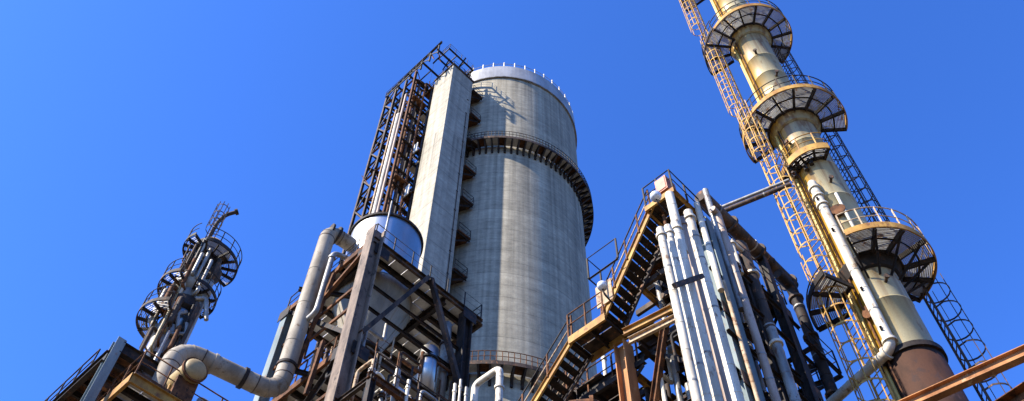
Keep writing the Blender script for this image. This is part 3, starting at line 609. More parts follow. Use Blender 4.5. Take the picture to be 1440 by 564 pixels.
for i in range(34):
    a = R_(rn0.uniform(-150, -20)); q = KC + V((math.cos(a), math.sin(a), 0)) * rn0.uniform(.9, 1.35); za_ = rn0.uniform(z3 - 4, z1 - 1); hb = rn0.uniform(1.2, 3.4)
    b = MB(); b.tube([KC + EZ * za_, q + EZ * za_, q + EZ * (za_ + hb), KC + EZ * (za_ + hb)], rn0.choice((.05, .07, .1, .13)), 8, .15); b.build('branch_pipe', rn0.choice((BEAM, RUST, GREYP, RUST, DARK, TANKY, BEAM)), kc)
for (x, y, x2, y2) in ((262, 440, 250, 470), (275, 420, 290, 450), (240, 470, 262, 455)):
    b = MB(); b.tube([atD(x, y, D3 - .9), atD(x2, y, D3 - 1), atD(x2, y2, D3 - 1)], .12, 10, .2); b.build('branch_pipe', GREYP, kc)

# ------------------------------------------------------------------ staircase
T0 = V((4.82, 16.3, 0))
def WR(s, t, z): return W_(T0, s, t, z)
zT, zLd = 25.7, 22.15
st_ = thing('steel_staircase', 'rusty open stair climbing from the tower to the pipe bundle', 'staircase', WR(.4, 5, 0))
def flight(t0, z0, t1, z1, n):
    for s in (0, .9): member(st_, 'stringer', WR(s, t0, z0), WR(s, t1, z1), 'C', .07, .26, OCHRE if s == 0 else BEAM)
    for i in range(n):
        k = (i + .5) / n; t, z = t0 + (t1 - t0) * k, z0 + (z1 - z0) * k + .02
        member(st_, 'tread', WR(.04, t, z), WR(.86, t, z), 'box', .25, .045, DARK, EZ)
    for s in (0.0, .9):
        a, c = WR(s, t0, z0 + .1), WR(s, t1, z1 + .1); 
        for k in (1.0, .55): member(st_, 'handrail' if k == 1 else 'mid_rail', a + EZ * k, c + EZ * k, 'O', .05, .05, DARK if k == 1 else PALER)
        for i in range(5): q = a + (c - a) * (i / 4); member(st_, 'railing_post', q, q + EZ * 1.0, 'box', .05, .05, RUST, E1)
flight(2.75, zLd, .3, zT, 13)
flight(8.3, zLd - 4.1, 4.0, zLd, 18)
# landing between the flights
for s in (-.05, 1.0): member(st_, 'landing_beam', WR(s, 2.6, zLd - .08), WR(s, 4.1, zLd - .08), 'C', .08, .3, OCHRE)
for t in (2.62, 3.3, 4.05): member(st_, 'landing_joist', WR(0, t, zLd - .1), WR(1.0, t, zLd - .1), 'C', .07, .22, DARK)
deck(st_, WR(0, 2.7, 0), E1, E2, zLd + .06, 1.0, 1.35, 2, 2, BEAM, .04)
railing(st_, [WR(-.05, 4.1, zLd + .1), WR(-.05, 2.65, zLd + .1)], 1.05, RUST, .7, r=.026)
for s, t in ((-.6, 3.0),): 
    railing(st_, [WR(-.05, 2.6, zLd + 1.2), WR(-.7, 2.6, zLd + 1.2), WR(-.7, 1.4, zLd + 1.2)], 1.0, DARK, 1.4, r=.02, mid=False)
member(st_, 'landing_bracket', WR(0, 2.6, zLd + 1.15), WR(-.75, 2.6, zLd + 1.15), 'L', .05, .05, DARK)
member(st_, 'landing_bracket', WR(-.7, 2.6, zLd + 1.15), WR(-.7, 1.4, zLd + 1.15), 'L', .05, .05, DARK)
b = MB(); b.box(WR(-.03, 2.55, zLd + 1.0), E1 * .02, E2 * .32, EZ * .5); b.build('side_plate', PALER, st_)
# upper landing
deck(st_, WR(-.1, -.7, 0), E1, E2, zT + .06, 1.6, 1.1, 2, 1, BEAM, .04)
for t in (-.7, .4): member(st_, 'landing_joist', WR(-.1, t, zT - .08), WR(1.5, t, zT - .08), 'C', .08, .24, OCHRE)
for s in (-.12, 1.5): member(st_, 'landing_beam', WR(s, -.75, zT - .08), WR(s, .45, zT - .08), 'C', .08, .24, OCHRE)
railing(st_, [WR(-.12, .4, zT + .1), WR(-.12, -.72, zT + .1), WR(1.5, -.72, zT + .1)], 1.05, DARK, .7, r=.026)
# posts carrying the stair
pcol = atP(884, 560, WR(1.05, 0, 0), E2); sx_ = (pcol - T0).dot(E2)
member(st_, 'post', WR(1.12, sx_, 0), WR(1.12, sx_, zLd - .25), 'I', .48, .4, RUSTO, E2)
member(st_, 'post', WR(.45, 8.2, 0), WR(.45, 8.2, zLd - 4.3), 'I', .3, .3, DARK, E2)

# ------------------------------------------------------------------ pipe rack frame
rk = thing('pipe_rack', 'dark steel rack frame holding the vertical pipe bundle', 'pipe rack', WR(3.5, 1.5, 0))
RSs, RTt, RZ = [1.5, 3.8, 6.2], [-.45, 2.2, 5.2], 25.9
for s in RSs:
    for t in RTt:
        if s == 1.5 and t == 2.2: continue
        m_ = TEAL if (s == 1.5 and t < 0) else DARK
        member(rk, 'column', WR(s, t, 0), WR(s, t, RZ - (0 if t < 3 else 4)), 'I', .34, .34, m_, E2)
for z in (15, 18.6, 21.4, 25.2):
    ts = RTt if z < 22 else RTt[:2]
    for t in ts: member(rk, 'beam', WR(.95, t, z), WR(6.4, t, z), 'I', .18, .3, DARK if t < 3 else BEAM)
    for s in RSs + [2.7, 5.0]: member(rk, 'cross_beam', WR(s, -.6, z + .02), WR(s, ts[-1] + .2, z + .02), 'I', .16, .26, DARK)
for (z0, z1) in ((15, 18.6), (18.6, 21.4), (21.4, 25.2)):
    member(rk, 'brace', WR(1.5, -.45, z0), WR(1.5, 2.2, z1), 'L', .14, .14, DARK); member(rk, 'brace', WR(6.2, -.45, z1), WR(6.2, 2.2, z0), 'L', .14, .14, DARK)
    member(rk, 'brace', WR(1.5, 2.2, z0), WR(3.8, 2.2, z1), 'L', .14, .14, RUST); member(rk, 'brace', WR(3.8, 2.2, z1), WR(6.2, 2.2, z0), 'L', .14, .14, DARK)
deck(rk, WR(1.6, -.5, 0), E1, E2, 25.45, 4.8, 2.8, 5, 2, RUST, .04)
railing(rk, [WR(1.6, -.65, 25.5), WR(6.4, -.65, 25.5), WR(6.4, 2.3, 25.5)], 1.1, DARK, 1.2, r=.028)
deck(rk, WR(1.3, 2.9, 0), E1, E2, 21.6, 3.4, 2.2, 3, 2, BEAM, .04, skip=((1, 0), (2, 1), (0, 0)))
# outrigger platform at the right-hand end
for z in (23.3,):
    o = WR(6.4, -.9, 0)
    for t in (0, 1.6): member(rk, 'bracket_arm', W_(o, -.2, t, z), W_(o, 2.0, t, z), 'C', .08, .2, DARK)
    for s in (.2, 1.1, 2.0): member(rk, 'bracket_joist', W_(o, s, 0, z), W_(o, s, 1.6, z), 'C', .07, .18, DARK)
    railing(rk, [W_(o, .1, 0, z + .1), W_(o, 2.0, 0, z + .1), W_(o, 2.0, 1.6, z + .1)], 1.1, DARK, .9, r=.026)
# face members seen between the pipes (built on the near face of the rack)
FR = WR(0, -.62, 0)
def FP(x, y, off=0.0): return atP(x, y, FR - E2 * off, E1)
def vert(x, y, x2, y2, off=0.0):     # a vertical line through the middle of two pixels on the face
    a, c = FP(x, y, off), FP(x2, y2, off); m2 = (a + c) / 2; return V((m2.x, m2.y, c.z)), V((m2.x, m2.y, a.z))
a, c = vert(1003, 330, 1052, 560); member(rk, 'column', V((a.x, a.y, 0)), c + EZ * .3, 'I', .36, .36, TEAL, E2)
a, c = vert(1085, 385, 1135, 564); member(rk, 'column', V((a.x, a.y, 0)), c + EZ * .5, 'I', .3, .3, DARK, E2)
# ladder-like bracket between rack and outer dark pipe
a, c = FP(1112, 520), FP(1150, 515)

# pipes on the rack, each its own thing
def vpipe(name, label, x, y, x2, y2, off, r, m_, top=None, flanges=(), zb=0.0, **kw):
    a, c = vert(x, y, x2, y2, off)
    P = [V((a.x, a.y, zb)), c]
    if top is not None: P += [c + v for v in top] if isinstance(top, list) else [c + top]
    return pipe(name, label, P, r, m_, kw.pop('bend', .35), flanges, **kw)
GW = 'white lagged risers'
for i, (x, y, x2, y2, r, m_, lb) in enumerate((
    (928, 322, 980, 560, .115, WHITE, 'leftmost of the white lagged pipes in the bundle'),
    (940, 320, 993, 560, .115, WHITE, 'second white lagged pipe from the stair side'),
    (952, 316, 1006, 560, .13, WHITE, 'third white lagged pipe from the stair side'),
    (964, 312, 1018, 560, .09, PINK, 'faded pinkish pipe inside the white bundle'),
    (974, 305, 1031, 560, .15, WHITE, 'thick white pipe at the right edge of the bundle'))):
    vpipe('lagged_pipe', lb, x, y, x2, y2, .25, r, m_, top=None, group=GW, flanges=((0, .62), (0, .985)))
tbar = [FP(948, 402, .42), FP(988, 388, .42)]
member(rk, 'pipe_clamp', tbar[0], tbar[1], 'box', .08, .14, BEAM)
tbar = [FP(975, 505, .42), FP(1028, 490, .42)]
vpipe('pink_riser', 'long faded brown pipe slanting across the right of the rack', 1008, 300, 1090, 556, .35, .125, PINK, top=-E1 * .3)
vpipe('thin_riser', 'thin pale pipe left of the long faded brown pipe', 1022, 400, 1062, 564, .2, .06, PALER)
vpipe('grey_riser', 'grey lagged riser with a white head behind the faded brown pipe', 1046, 345, 1112, 560, .1, .19, BEAM, flanges=((0, .55), (0, .7), (0, .93)), fm=WHITE, top=E2 * .9)
vpipe('short_riser', 'silver lagged pipe with a white sleeve low on the rack', 1092, 470, 1112, 560, .35, .15, GREYP, flanges=((0, .97),), fm=WHITE)
vpipe('dark_riser', 'thick dark pipe at the right edge of the rack', 1104, 395, 1180, 560, .1, .2, DARK, top=-E1 * .9, flanges=((0, .8), (0, .9), (0, .975)), fm=BEAM)
vpipe('vent_stub', 'short white vent stub beside the red box', 940, 272, 950, 305, .25, .14, WHITE, zb=21.5)
vpipe('vent_stub', 'short grey vent stub at the rack top near the bridge pipes', 992, 268, 1004, 308, .2, .11, GREYP, zb=21.5, top=None)
vpipe('vent_stub', 'white elbowed vent stub right of the red box', 978, 285, 990, 320, .2, .1, WHITE, zb=21.5)
a, c = FP(962, 262, -.1), FP(1128, 432, -.1)
pipe('header_pipe', 'fat rusty brown header pipe sloping along the rack top', [FP(985, 275), V((FP(1118, 412).x, FP(1118, 412).y, FP(985, 275).z))], .26, BEAM, .1, flanges=((0, .3), (0, .6), (0, .95)), n=18)
for x, y, x2, y2 in ((1128, 520, 1165, 508), (1135, 545, 1172, 532)):
    member(rk, 'outer_bracket', FP(x, y, -.1), FP(x2, y2, -.1), 'C', .1, .18, DARK)
rn = random.Random(11)
for i in range(13):
    s_, t_ = 1.9 + i * .35, rn.choice((.25, .7, 1.2, 1.7)); zt_ = rn.uniform(22.5, 25.1); q = WR(s_, t_, 0)
    b = MB(); b.tube([q, q + EZ * zt_, q + EZ * zt_ + E2 * .6], rn.choice((.07, .1, .14)), 10, .2); b.build('inner_pipe', rn.choice((DARK, BEAM, RUST, GREYP, DARK)), rk)
for s_, w_ in ((2.5, .5), (4.6, .6)):
    b = MB(); b.box(WR(s_, .5, 12.6), E1 * w_ / 2, E2 * .03, EZ * 12.2); b.build('cable_tray', DARK, rk)
for z in (16.5, 19.8, 22.6, 24.3): member(rk, 'pipe_support', WR(1.0, -.72, z), WR(6.6, -.72, z), 'L', .1, .12, DARK)
# beams and landings under the stair
for z, n_ in ((21.0, 3), (18.4, 3)):
    for t in (2.9, 3.6, 4.4, 5.2): member(rk, 'floor_beam', WR(1.3, t, z), WR(5.2, t, z), 'I', .16, .26, OCHRE if (t in (2.9,) and z > 20) else DARK)
    for s_ in (1.35, 2.4, 3.5, 5.0): member(rk, 'floor_joist', WR(s_, 2.3, z + .03), WR(s_, 6.4, z + .03), 'C', .12, .22, DARK)
deck(rk, WR(2.4, 3.6, 0), E1, E2, 21.15, 2.6, 1.6, 3, 2, BEAM, .04, skip=((0, 0), (2, 1)))
railing(rk, [WR(1.4, 5.6, 21.2), WR(1.4, 2.6, 21.2)], 1.05, RUST, .9, r=.024)
member(rk, 'brace', atP(936, 450, WR(1.4, 0, 0), E2), atP(920, 566, WR(1.4, 0, 0), E2), 'I', .2, .2, RUST)
for z in (19.7, 17.2):
    member(rk, 'brace', WR(1.4, 2.4, z + 1.2), WR(1.4, 5.4, z - 1.3), 'L', .13, .13, DARK); member(rk, 'brace', WR(3.5, 5.2, z + 1.2), WR(1.4, 5.2, z - 1.3), 'L', .13, .13, DARK)
for z in (22.2, 23.9):
    for t in (.3, 1.1, 1.9): member(rk, 'floor_beam', WR(1.0, t, z), WR(3.8, t, z), 'I', .14, .24, OCHRE if t == 1.9 else DARK)
    for s_ in (1.1, 1.9, 2.9): member(rk, 'floor_joist', WR(s_, -.3, z - .02), WR(s_, 2.7, z - .02), 'C', .12, .22, BEAM)
deck(rk, WR(1.1, .2, 0), E1, E2, 22.35, 2.6, 2.4, 3, 3, BEAM, .04, skip=((0, 1), (2, 0), (1, 2)))
for i in range(14):
    q = WR(rn.uniform(1.1, 3.4), rn.uniform(.2, 5.0), rn.uniform(18.8, 21.5)); e_ = rn.choice((E1, E2, -E2)); ln = rn.uniform(.5, 1.6)
    b = MB(); b.tube([q - EZ * rn.uniform(1, 3), q, q + e_ * ln, q + e_ * ln + EZ * rn.uniform(.6, 2.4)], rn.choice((.05, .07, .1)), 8, .15); b.build('inner_pipe', rn.choice((DARK, BEAM, RUST, GREYP, WHITE)), rk)
member(rk, 'ledger_beam', atZ(876, 468, 20.9), atZ(944, 434, 20.9), 'C', .1, .26, OCHRE); member(rk, 'ledger_beam', atZ(884, 480, 20.9), atZ(952, 446, 20.9), 'C', .1, .26, PALER)
p = atD(846, 474, 21.5); q = V((p.x, p.y, 0))
pipe('drain_pipe', 'thin white kinked drain pipe hanging behind the rust orange post', [q + EZ * p.z, q + EZ * (p.z - 2.2), q + EZ * (p.z - 2.4) + E1 * .5, q + EZ * 10 + E1 * .5], .075, WHITE, .2, flanges=((0, .5),))
for i in range(22):
    s_ = rn.uniform(.3, 6.3); t_ = rn.uniform(-.9, 1.2); z_ = rn.uniform(24.6, 26.3); q = WR(s_, t_, z_); e_ = rn.choice((E1, -E1, E2, -E2)); ln = rn.uniform(.25, .8); r2 = rn.choice((.045, .06, .08))
    b = MB(); b.tube([V((q.x, q.y, 24.2)), q, q + e_ * ln] + ([q + e_ * ln - EZ * rn.uniform(.3, 1.0)] if i % 2 else []), r2, 8, .12); b.tube([q - EZ * .28, q - EZ * .2], r2 * 1.7, 8); b.build('top_fitting', rn.choice((WHITE, GREYP, BEAM, DARK, RUST, GREYP)), rk)
for s_ in RSs:
    for z in (18.6, 21.4, 25.2):
        b = MB(); b.box(WR(s_, -.66, z - .28), E1 * .26, E2 * .012, EZ * .24); b.build('gusset', BEAM, rk)
# bridge pipes to the yellow column
SC0 = V((12.5526, 19.2726, 0)); SR = .84
zb_ = atD(1110, 260, 21.9).z
e = atD(1112, 258, 21.7); f_ = FP(1000, 302); f_ = atZ(1000, 303, zb_)
pipe('bridge_pipe', 'upper of two grey pipes bridging from the rack to the yellow column', [f_ + EZ * .25, e + EZ * .25], .075, GREYP, .1)
pipe('bridge_pipe', 'lower of two grey pipes bridging from the rack to the yellow column', [f_ - EZ * .05, e - EZ * .05], .1, BEAM, .1)
# lamps and box
def lamp(x, y, D, label, sc_=1.0):
    p = atD(x, y, D); t = thing('ball_lamp', label, 'lamp', p - EZ * .3)
    b = MB(); b.lathe((p.x, p.y), [(.001, p.z + .2 * sc_), (.1 * sc_, p.z + .17 * sc_), (.17 * sc_, p.z + .08 * sc_), (.19 * sc_, p.z - .02), (.15 * sc_, p.z - .13 * sc_), (.001, p.z - .18 * sc_)], 20); b.build('shade', LAMPW, t)
    b = MB(); b.tube([p - EZ * .12, p - EZ * .35 + E1 * .05, p - EZ * .45 + E1 * .5], .03, 8, .1); b.build('arm', DARK, t); return t
lamp(922, 276, 16.2, 'round silver lamp on the rail beside the red box'); lamp(847, 402, 17.6, 'round silver lamp beside the stair landing', .9)
p = WR(.1, -.35, zT + .1)
bx_ = thing('junction_box', 'small rusty red box at the top of the stair', 'box', p)
b = MB(); b.box(p + EZ * .45, E1 * .28, E2 * .22, EZ * .38); b.build('casing', REDBOX, bx_)
b = MB(); b.box(p + EZ * .45 - E1 * .295, E1 * .012, E2 * .18, EZ * .32); b.build('door', REDBOX, bx_)
for k in (-1, 1): member(bx_, 'foot', p + E2 * .15 * k + EZ * 0, p + E2 * .15 * k + EZ * .08, 'box', .05, .05, DARK, E1)

# ------------------------------------------------------------------ yellow stained column at right
def stackmat():
    m = mat('stained_cladding', (.36, .29, .135), (.58, .485, .265), .6, .42, .0, streak=6, c3=(.26, .14, .035), t3=.555, s3=2.0, bump=.08, lo=.3, hi=.7)
    n = m.node_tree.nodes; L = m.node_tree.links; b = n['Principled BSDF']
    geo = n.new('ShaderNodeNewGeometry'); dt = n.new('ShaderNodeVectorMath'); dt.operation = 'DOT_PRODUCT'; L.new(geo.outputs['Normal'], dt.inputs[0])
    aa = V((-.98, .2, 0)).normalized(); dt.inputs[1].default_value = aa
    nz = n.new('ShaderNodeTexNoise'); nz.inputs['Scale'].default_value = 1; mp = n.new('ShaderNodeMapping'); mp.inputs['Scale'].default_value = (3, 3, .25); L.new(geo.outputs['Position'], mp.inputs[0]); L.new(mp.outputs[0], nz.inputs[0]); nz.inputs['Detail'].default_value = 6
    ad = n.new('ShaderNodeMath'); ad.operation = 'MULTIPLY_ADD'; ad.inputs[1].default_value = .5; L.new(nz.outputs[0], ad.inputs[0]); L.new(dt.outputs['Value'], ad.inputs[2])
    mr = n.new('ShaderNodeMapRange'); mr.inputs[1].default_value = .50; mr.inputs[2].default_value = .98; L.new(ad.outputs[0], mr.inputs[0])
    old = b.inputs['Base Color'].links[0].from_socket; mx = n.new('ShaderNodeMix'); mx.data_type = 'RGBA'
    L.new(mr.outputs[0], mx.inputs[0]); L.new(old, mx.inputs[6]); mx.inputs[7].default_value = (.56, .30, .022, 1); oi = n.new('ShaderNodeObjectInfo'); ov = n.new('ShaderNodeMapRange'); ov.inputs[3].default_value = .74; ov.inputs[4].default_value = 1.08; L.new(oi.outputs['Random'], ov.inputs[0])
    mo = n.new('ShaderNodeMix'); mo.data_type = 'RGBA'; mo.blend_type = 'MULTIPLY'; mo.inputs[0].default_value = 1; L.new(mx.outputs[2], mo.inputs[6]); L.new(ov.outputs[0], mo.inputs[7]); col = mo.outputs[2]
    sx = n.new('ShaderNodeSeparateXYZ'); L.new(geo.outputs['Position'], sx.inputs[0])
    mpr = n.new('ShaderNodeMapping'); mpr.inputs['Scale'].default_value = (5, 5, .05); L.new(geo.outputs['Position'], mpr.inputs[0])
    nr = n.new('ShaderNodeTexNoise'); nr.inputs['Scale'].default_value = 1.0; nr.inputs['Detail'].default_value = 4; L.new(mpr.outputs[0], nr.inputs[0])
    rr = n.new('ShaderNodeMapRange'); rr.inputs[1].default_value = .46; rr.inputs[2].default_value = .62; L.new(nr.outputs[0], rr.inputs[0])
    for zc, ln in ((45.4, 5.5), (36.0, 4.0), (32.3, 3.5), (25.7, 3.6)):      # rust running down from each platform
        sb = n.new('ShaderNodeMath'); sb.operation = 'SUBTRACT'; sb.inputs[0].default_value = zc; L.new(sx.outputs[2], sb.inputs[1])
        fd = n.new('ShaderNodeMapRange'); fd.inputs[1].default_value = 0; fd.inputs[2].default_value = ln; fd.inputs[3].default_value = .85; fd.inputs[4].default_value = 0; L.new(sb.outputs[0], fd.inputs[0])
        gt = n.new('ShaderNodeMath'); gt.operation = 'GREATER_THAN'; gt.inputs[1].default_value = 0; L.new(sb.outputs[0], gt.inputs[0])
        k1 = n.new('ShaderNodeMath'); k1.operation = 'MULTIPLY'; L.new(fd.outputs[0], k1.inputs[0]); L.new(gt.outputs[0], k1.inputs[1])
        k2 = n.new('ShaderNodeMath'); k2.operation = 'MULTIPLY'; L.new(k1.outputs[0], k2.inputs[0]); L.new(rr.outputs[0], k2.inputs[1])
        mm = n.new('ShaderNodeMix'); mm.data_type = 'RGBA'; L.new(k2.outputs[0], mm.inputs[0]); L.new(col, mm.inputs[6]); mm.inputs[7].default_value = (.17, .085, .025, 1); col = mm.outputs[2]
    L.new(col, b.inputs['Base Color']); return m
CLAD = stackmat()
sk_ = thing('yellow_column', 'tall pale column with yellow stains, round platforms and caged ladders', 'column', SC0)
zr = 21.5
b = MB(); b.lathe(SC0, [(SR + .12, 0), (SR + .05, zr - .05), (0.3, zr)], 48); b.build('rusty_skirt', SKIRT, sk_)['label'] = 'rust brown skirt at the foot of the column'
z = zr; i = 0
while z < 62:
    z2 = z + (1.9 if i % 2 else 2.3)
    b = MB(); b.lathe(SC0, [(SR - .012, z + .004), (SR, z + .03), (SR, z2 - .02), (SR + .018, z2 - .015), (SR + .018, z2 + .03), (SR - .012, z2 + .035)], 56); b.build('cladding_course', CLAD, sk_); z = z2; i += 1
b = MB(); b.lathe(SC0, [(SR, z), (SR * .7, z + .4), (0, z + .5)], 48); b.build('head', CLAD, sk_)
b = MB(); b.lathe(SC0, [(SR + .02, zr - .12), (SR + .14, zr - .12), (SR + .14, zr + .08), (SR + .02, zr + .08)], 48, smooth=False); b.build('skirt_ring', DARK, sk_)
def ang(x, y, z): p = atZ(x, y, z) - SC0; return math.atan2(p.y, p.x)
def sector(a, b_):       # from a counter-clockwise to b_
    while b_ < a: b_ += 2 * math.pi
    return a, b_
PZ = [(25.83, 2.24, (1188, 328), (1292, 420)), (36.1, 2.26, (1060.7, 226), (1189, 180)), (45.56, 2.2, (1001.7, 45), (1099.6, 87))]
for k, (z, R1, pa, pb) in enumerate(PZ):
    a0, a1 = sector(ang(*pa, z), ang(*pb, z))
    nr = max(5, round((a1 - a0) / R_(24)))
    col_platform(sk_, SC0, SR + .32, R1, z, a0, a1, OCHRE, DARK, GRATE, DARK if k else PALER, nr, edge=.22, gpitch=.06, gw=.042, ribh=.22)
    b = MB(); b.lathe(SC0, [(SR + .02, z - .55), (SR + .12, z - .5), (SR + .30, z - .1), (SR + .30, z - .05), (SR + .02, z - .05)], 48, smooth=False); b.build('support_ring', CLAD if k else DARK, sk_)
    n = nr
    for i in range(n + 1 if k == 0 else 0):
        a = a0 + (a1 - a0) * i / n; d = V((math.cos(a), math.sin(a), 0)); member(sk_, 'strut', SC0 + d * (SR + .03) + EZ * (z - 1.0), SC0 + d * (R1 - .25) + EZ * (z - .2), 'L', .07, .07, DARK)
# lower-left landings behind the ladder at two levels, and one out at the top
for z, aa, ab, R1 in ((24.75, R_(140), R_(205), 2.35), (45.0, R_(140), R_(205), 2.5), (54.6, R_(-170), R_(10), 2.2), (54.0, R_(140), R_(188), 2.5)):
    col_platform(sk_, SC0, SR + .32, R1, z, aa, ab, DARK, DARK, GRATE, BEAM, max(3, round((ab - aa) / R_(22))), gpitch=.065, gw=.045, railh=.35 if z < 30 else 1.05)
# narrow front gallery
z = 32.4; a0, a1 = sector(ang(1092, 250, z), ang(1163, 209, z))
col_platform(sk_, SC0, SR + .05, 1.45, z, a0, a1, OCHRE, DARK, GRATE, OCHRE, 4, edge=.3, gpitch=.07, gw=.045)
# ladders
def lad(x, y, D, z0, z1, m_, **kw):
    p = atD(x, y, D); p = V((p.x, p.y, z0)); o = (V((p.x, p.y, 0)) - SC0).normalized(); cage_ladder(sk_, p, z1, o, m_, **kw)
p = SC0 + V((-1.28, .12, 0))
cage_ladder(sk_, V((p.x, p.y, 8)), 26.8, V((-.96, -.28, 0)).normalized(), CAGE, R=.5, wdt=.55)
cage_ladder(sk_, V((p.x, p.y, 25.6)), 33.6, V((-.9, -.42, 0)).normalized(), CAGE, R=.5, wdt=.55, cage0=1.6)
p = SC0 + V((-2.15, .05, 0)); 
cage_ladder(sk_, V((p.x + .25, p.y - .55, 32.4)), 37.1, V((-.94, -.3, 0)).normalized(), CAGE, cage0=.6)
p = SC0 + V((-1.75, .3, 0))
cage_ladder(sk_, V((p.x, p.y, 36.2)), 46.7, V((-.97, -.2, 0)).normalized(), CAGE)
cage_ladder(sk_, V((p.x - .3, p.y, 45.6)), 55.7, V((-.97, -.2, 0)).normalized(), CAGE)
p = SC0 + V((2.2, .45, 0))
cage_ladder(sk_, V((p.x - .25, p.y, 8)), 26.0, V((.95, -.3, 0)).normalized(), BEAM, R=.47, wdt=.55, hoopgap=.95)
p = SC0 + V((1.35, .3, 0))
cage_ladder(sk_, V((p.x, p.y, 25.9)), 37.0, V((.95, .2, 0)).normalized(), BEAM)
cage_ladder(sk_, V((p.x, p.y, 36.2)), 46.6, V((.95, .2, 0)).normalized(), BEAM)
for z, az_ in ((23.4, -150), (28.6, -118), (38.6, -135), (48.0, -140)):
    d = V((math.cos(R_(az_)), math.sin(R_(az_)), 0)); q = SC0 + d * SR + EZ * z
    b = MB(); b.tube([q - d * .1, q + d * .16], .2, 18); b.tube([q + d * .14, q + d * .22], .28, 18); b.build('manway', CLAD if z > 30 else RUST, sk_)
for z, az_ in ((30.6, -100), (34.2, -150), (39.9, -95), (42.6, -120), (27.2, -80), (24.5, -95)):
    d = V((math.cos(R_(az_)), math.sin(R_(az_)), 0)); q = SC0 + d * SR + EZ * z
    b = MB(); b.tube([q - d * .1, q + d * .25], .06, 10); b.tube([q + d * .22, q + d * .28], .1, 10); b.build('nozzle', BEAM, sk_)
# yellow conduit up the left limb
for k, (dx, dy, r_, m_) in enumerate(((-.93, .05, .06, YELL), (-.90, -.22, .035, RUST), (-.85, .3, .05, YELL))):
    q = SC0 + V((dx, dy, 0)); b = MB(); b.tube([q + EZ * 9, q + EZ * 62], r_, 8); b.build('conduit', m_, sk_)
# white drop pipe on its face
pa = atD(1141, 262, 21.95); pb = atD(1258, 488, 21.95); pm = (pa + pb) / 2; zlo = pb.z
pe = atZ(1172, 564, zlo); pe.z = zlo; top = V((pm.x, pm.y, pa.z))
dp = pipe('drop_pipe', 'white lagged drop pipe running down the face of the yellow column', [top + EZ * .3 + V((.35, .5, 0)), top + EZ * .3, V((pm.x, pm.y, zlo)), pe, pe + (pe - V((pm.x, pm.y, zlo))) * .8], .17, WHITE, .42, flanges=((1, .06), (1, .12), (1, .18), (1, .97), (2, .1)))
top2 = atD(1168, 258, 22.05); pipe('thin_drop_pipe', 'thin pale pipe right of the white drop pipe', [V((top2.x, top2.y, 29.6)), V((top2.x, top2.y, 26.2))], .06, WHITE, .1)
# valve cluster and brackets under the gallery
for x, y in ((1112, 238), (1122, 232), (1133, 236), (1118, 246), (1140, 228)):
    q = atD(x, y, 22.0); b = MB(); b.tube([q - EZ * .16, q + EZ * .16], .09, 10); b.tube([q - E1 * .2, q + E1 * .2], .06, 8); b.build('valve', DARK, sk_)
for zz in (22.2, 24.1, 27.4, 29.4):
    member(sk_, 'pipe_bracket', V((pm.x, pm.y, zz)) - E1 * .25, V((pm.x, pm.y, zz)) + V((.3, .5, 0)), 'C', .08, .12, DARK)

# ------------------------------------------------------------------ rusty beams bottom right
q0 = atD(1285, 566, 20.8); q1 = atZ(1440, 497, q0.z); e = (q1 - q0).normalized()
rb = thing('rusty_beam', 'rust orange channel beam crossing the foot of the yellow column', 'beam', (q0.x, q0.y, 0))
member(rb, 'web', q1 + e * 3, q0 - e * 2.5, 'I', .26, .32, RUSTO)
for d in (-2.0, (q1 - q0).length + 2.6): member(rb, 'post', V((q0.x, q0.y, 0)) + e * d + V((.25, .3, 0)), V((q0.x, q0.y, q0.z)) + e * d + V((.25, .3, 0)), 'I', .3, .3, RUST, e)
for d in (-2.0, (q1 - q0).length + 2.6): member(rb, 'seat', V((q0.x, q0.y, q0.z - .1)) + e * d, V((q0.x, q0.y, q0.z - .1)) + e * d + V((.25, .3, 0)), 'box', .3, .15, RUST)
q2 = atD(1385, 592, 22.5); q3 = atZ(1440, 556, q2.z); e2 = (q3 - q2).normalized()
rb2 = thing('brown_platform', 'dark brown platform edge in the bottom right corner', 'platform', (q2.x, q2.y, 0))
member(rb2, 'edge_beam', q2 - e2 * .3, q3 + e2 * 3, 'C', .3, .5, RUST)
for d in (0, 3): member(rb2, 'leg', V((q2.x, q2.y, 0)) + e2 * d, V((q2.x, q2.y, q2.z - .2)) + e2 * d, 'I', .3, .3, DARK, e2)
b = MB(); c_ = (q2 + e2 * 2) + V((.7, .9, .1)); b.box(c_, e2 * 2.2, V((-e2.y, e2.x, 0)) * .85, EZ * .05); b.build('deck_plate', RUST, rb2)

# ------------------------------------------------------------------ piping in the middle foreground
za = 25.4
p0 = atD(703, 520, 24); p1 = V((p0.x, p0.y, 0)) + E2 * 1.35
pipe('white_loop_pipe', 'white pipe loop standing in front of the round tower foot', [V((p0.x, p0.y, 0)), p0 + EZ * .1, V((p1.x, p1.y, p0.z + .1)), V((p1.x, p1.y, 0))], .14, WHITE, .3, flanges=((0, .96), (2, .06)))
mr_ = thing('pipe_stand', 'low steel stand crowded with valves below the hopper frame', 'pipe stand', (-2.0, 23.0, 0))
so_ = V((-4.9, 23.2, 0)); sz = 24.3
for s, t in ((0, 0), (5.2, 0), (0, 2.0), (5.2, 2.0)): member(mr_, 'leg', W_(so_, s, t, 0), W_(so_, s, t, sz), 'I', .25, .25, DARK, E1)
for t in (0, 2.0):
    member(mr_, 'beam', W_(so_, -.2, t, sz), W_(so_, 5.4, t, sz), 'I', .18, .3, RUST); member(mr_, 'beam', W_(so_, -.2, t, sz - 2), W_(so_, 5.4, t, sz - 2), 'I', .18, .3, DARK)
for s in (0, 1.3, 2.6, 3.9, 5.2): member(mr_, 'cross_beam', W_(so_, s, -.1, sz - .02), W_(so_, s, 2.1, sz - .02), 'I', .16, .24, BEAM)
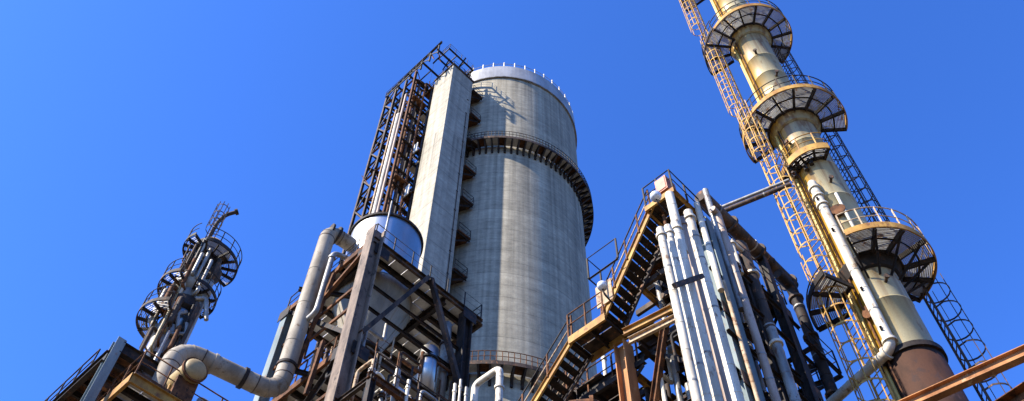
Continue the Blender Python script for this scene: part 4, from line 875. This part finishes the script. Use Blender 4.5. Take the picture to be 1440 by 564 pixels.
railing(mr_, [W_(so_, -.1, -.1, sz + .15), W_(so_, 5.3, -.1, sz + .15)], 1.0, BEAM, 1.0, r=.026)
rng = random.Random(3)
names = ['left end', 'second bay', 'middle', 'fourth bay', 'right end']
for i in range(11):
    s = .2 + i * .48; t = rng.choice((.4, .9, 1.5)); hgt = rng.uniform(.5, 1.9); r_ = rng.choice((.06, .08, .1, .13)); m_ = rng.choice((WHITE, GREYP, PALER, STEEL, WHITE))
    q = W_(so_, s, t, 0); b = MB(); b.tube([q + EZ * (sz - 3), q + EZ * (sz + hgt), q + EZ * (sz + hgt) + (E1 if i % 2 else E2) * rng.uniform(.4, 1.0), q + EZ * (sz - 1) + (E1 if i % 2 else E2) * 1.0], r_, 10, .2); b.build('valve_pipe', m_, mr_)
    z = sz + hgt * .5; b = MB(); b.lathe(q, [(r_, z - .1), (r_ * 1.9, z - .1), (r_ * 1.9, z - .04), (r_ * 1.2, z), (r_ * 1.9, z + .04), (r_ * 1.9, z + .1), (r_, z + .1)], 14, smooth=False); b.build('valve_body', BEAM if i % 3 else GREYP, mr_)
    b = MB(); b.tube(arc(q + V((0, -.28, 0)), .12, z, 0, 2 * math.pi, 14), .016, 6, cap=False); b.build('hand_wheel', RUST, mr_)
for i, (x, y, zt_, r_, m_) in enumerate(((640, 540, 0, .06, WHITE), (648, 534, 0, .05, WHITE), (656, 545, 0, .06, GREYP), (560, 520, 0, .11, GREYP), (575, 535, 0, .07, WHITE))):
    p = atD(x, y, 24.6); pipe('standpipe', ('thin white standpipe left of the white loop pipe', 'taller thin white standpipe left of the white loop pipe', 'thin grey standpipe nearest the white loop pipe', 'thick grey standpipe under the hopper frame lower deck', 'pale standpipe right of the thick grey one')[i], [V((p.x, p.y, 0)), p], r_, m_, .1, flanges=((0, .985), (0, .955)))
# silver vessels under the hopper frame
for (x, y, r_, h_, m_, lb) in ((602, 512, .42, 2.5, STEEL, 'short silver vessel standing beneath the hopper frame'), (628, 470, .22, 5.0, GREYP, 'upright grey pipe vessel behind the hopper frame right leg')):
    c0 = atD(x, y, 28.2 if r_ > .3 else 28.8); c0.z = 28.16 + h_ / 2; t = thing('silver_vessel', lb, 'vessel', (c0.x, c0.y, c0.z - h_ / 2))
    b = MB(); b.lathe(c0, [(0, c0.z - h_ / 2), (r_, c0.z - h_ / 2), (r_, c0.z + h_ / 2), (r_ * .6, c0.z + h_ / 2 + .15), (0, c0.z + h_ / 2 + .2)], 32); b.build('shell', m_, t)
    b = MB(); b.lathe(c0, [(r_, c0.z + h_ * .2), (r_ + .07, c0.z + h_ * .2), (r_ + .07, c0.z + h_ * .2 + .1), (r_, c0.z + h_ * .2 + .1)], 32, smooth=False); b.build('band', DARK, t)
# pipe in front of the left deck of the hopper frame
a, c = atP(469, 355, FB - E1 * .4, E2), atP(447, 437, FB - E1 * .4, E2)
pipe('bent_pipe', 'grey bent pipe hanging on the left side of the hopper frame', [a + V((.9, .5, 0)), V((a.x, a.y, a.z)), V((a.x, a.y, c.z)), V((a.x, a.y, c.z)) - E2 * -1.6], .13, GREYP, .35, flanges=((1, .1), (2, .5)))
# brown pipe stub at the stair foot
a = atZ(800, 562, 18.3); c = atZ(838, 535, 18.9)
pipe('brown_stub_pipe', 'rust brown pipe stub below the stair', [V((a.x, a.y, 18.0)) , V((c.x, c.y, 18.0)), V((c.x, c.y, 0))], .2, RUST, .3, flanges=((0, .8),))

# ------------------------------------------------------------------ loose cables
for i, (a, c, sag, lb) in enumerate(((W_(HB, -.3, 6.5, 27.0), W_(GC, 5.4, .2, 25.0), .7, 'thin black cable sagging from the dark frame to the left platform'),
        )):
    P = [V(a).lerp(V(c), k / 12) - EZ * sag * 4 * (k / 12) * (1 - k / 12) for k in range(13)]
    b = MB(); b.tube([p for p in P], .022, 6); o = b.build('cable', DARK); tag(o, lb, 'cable')
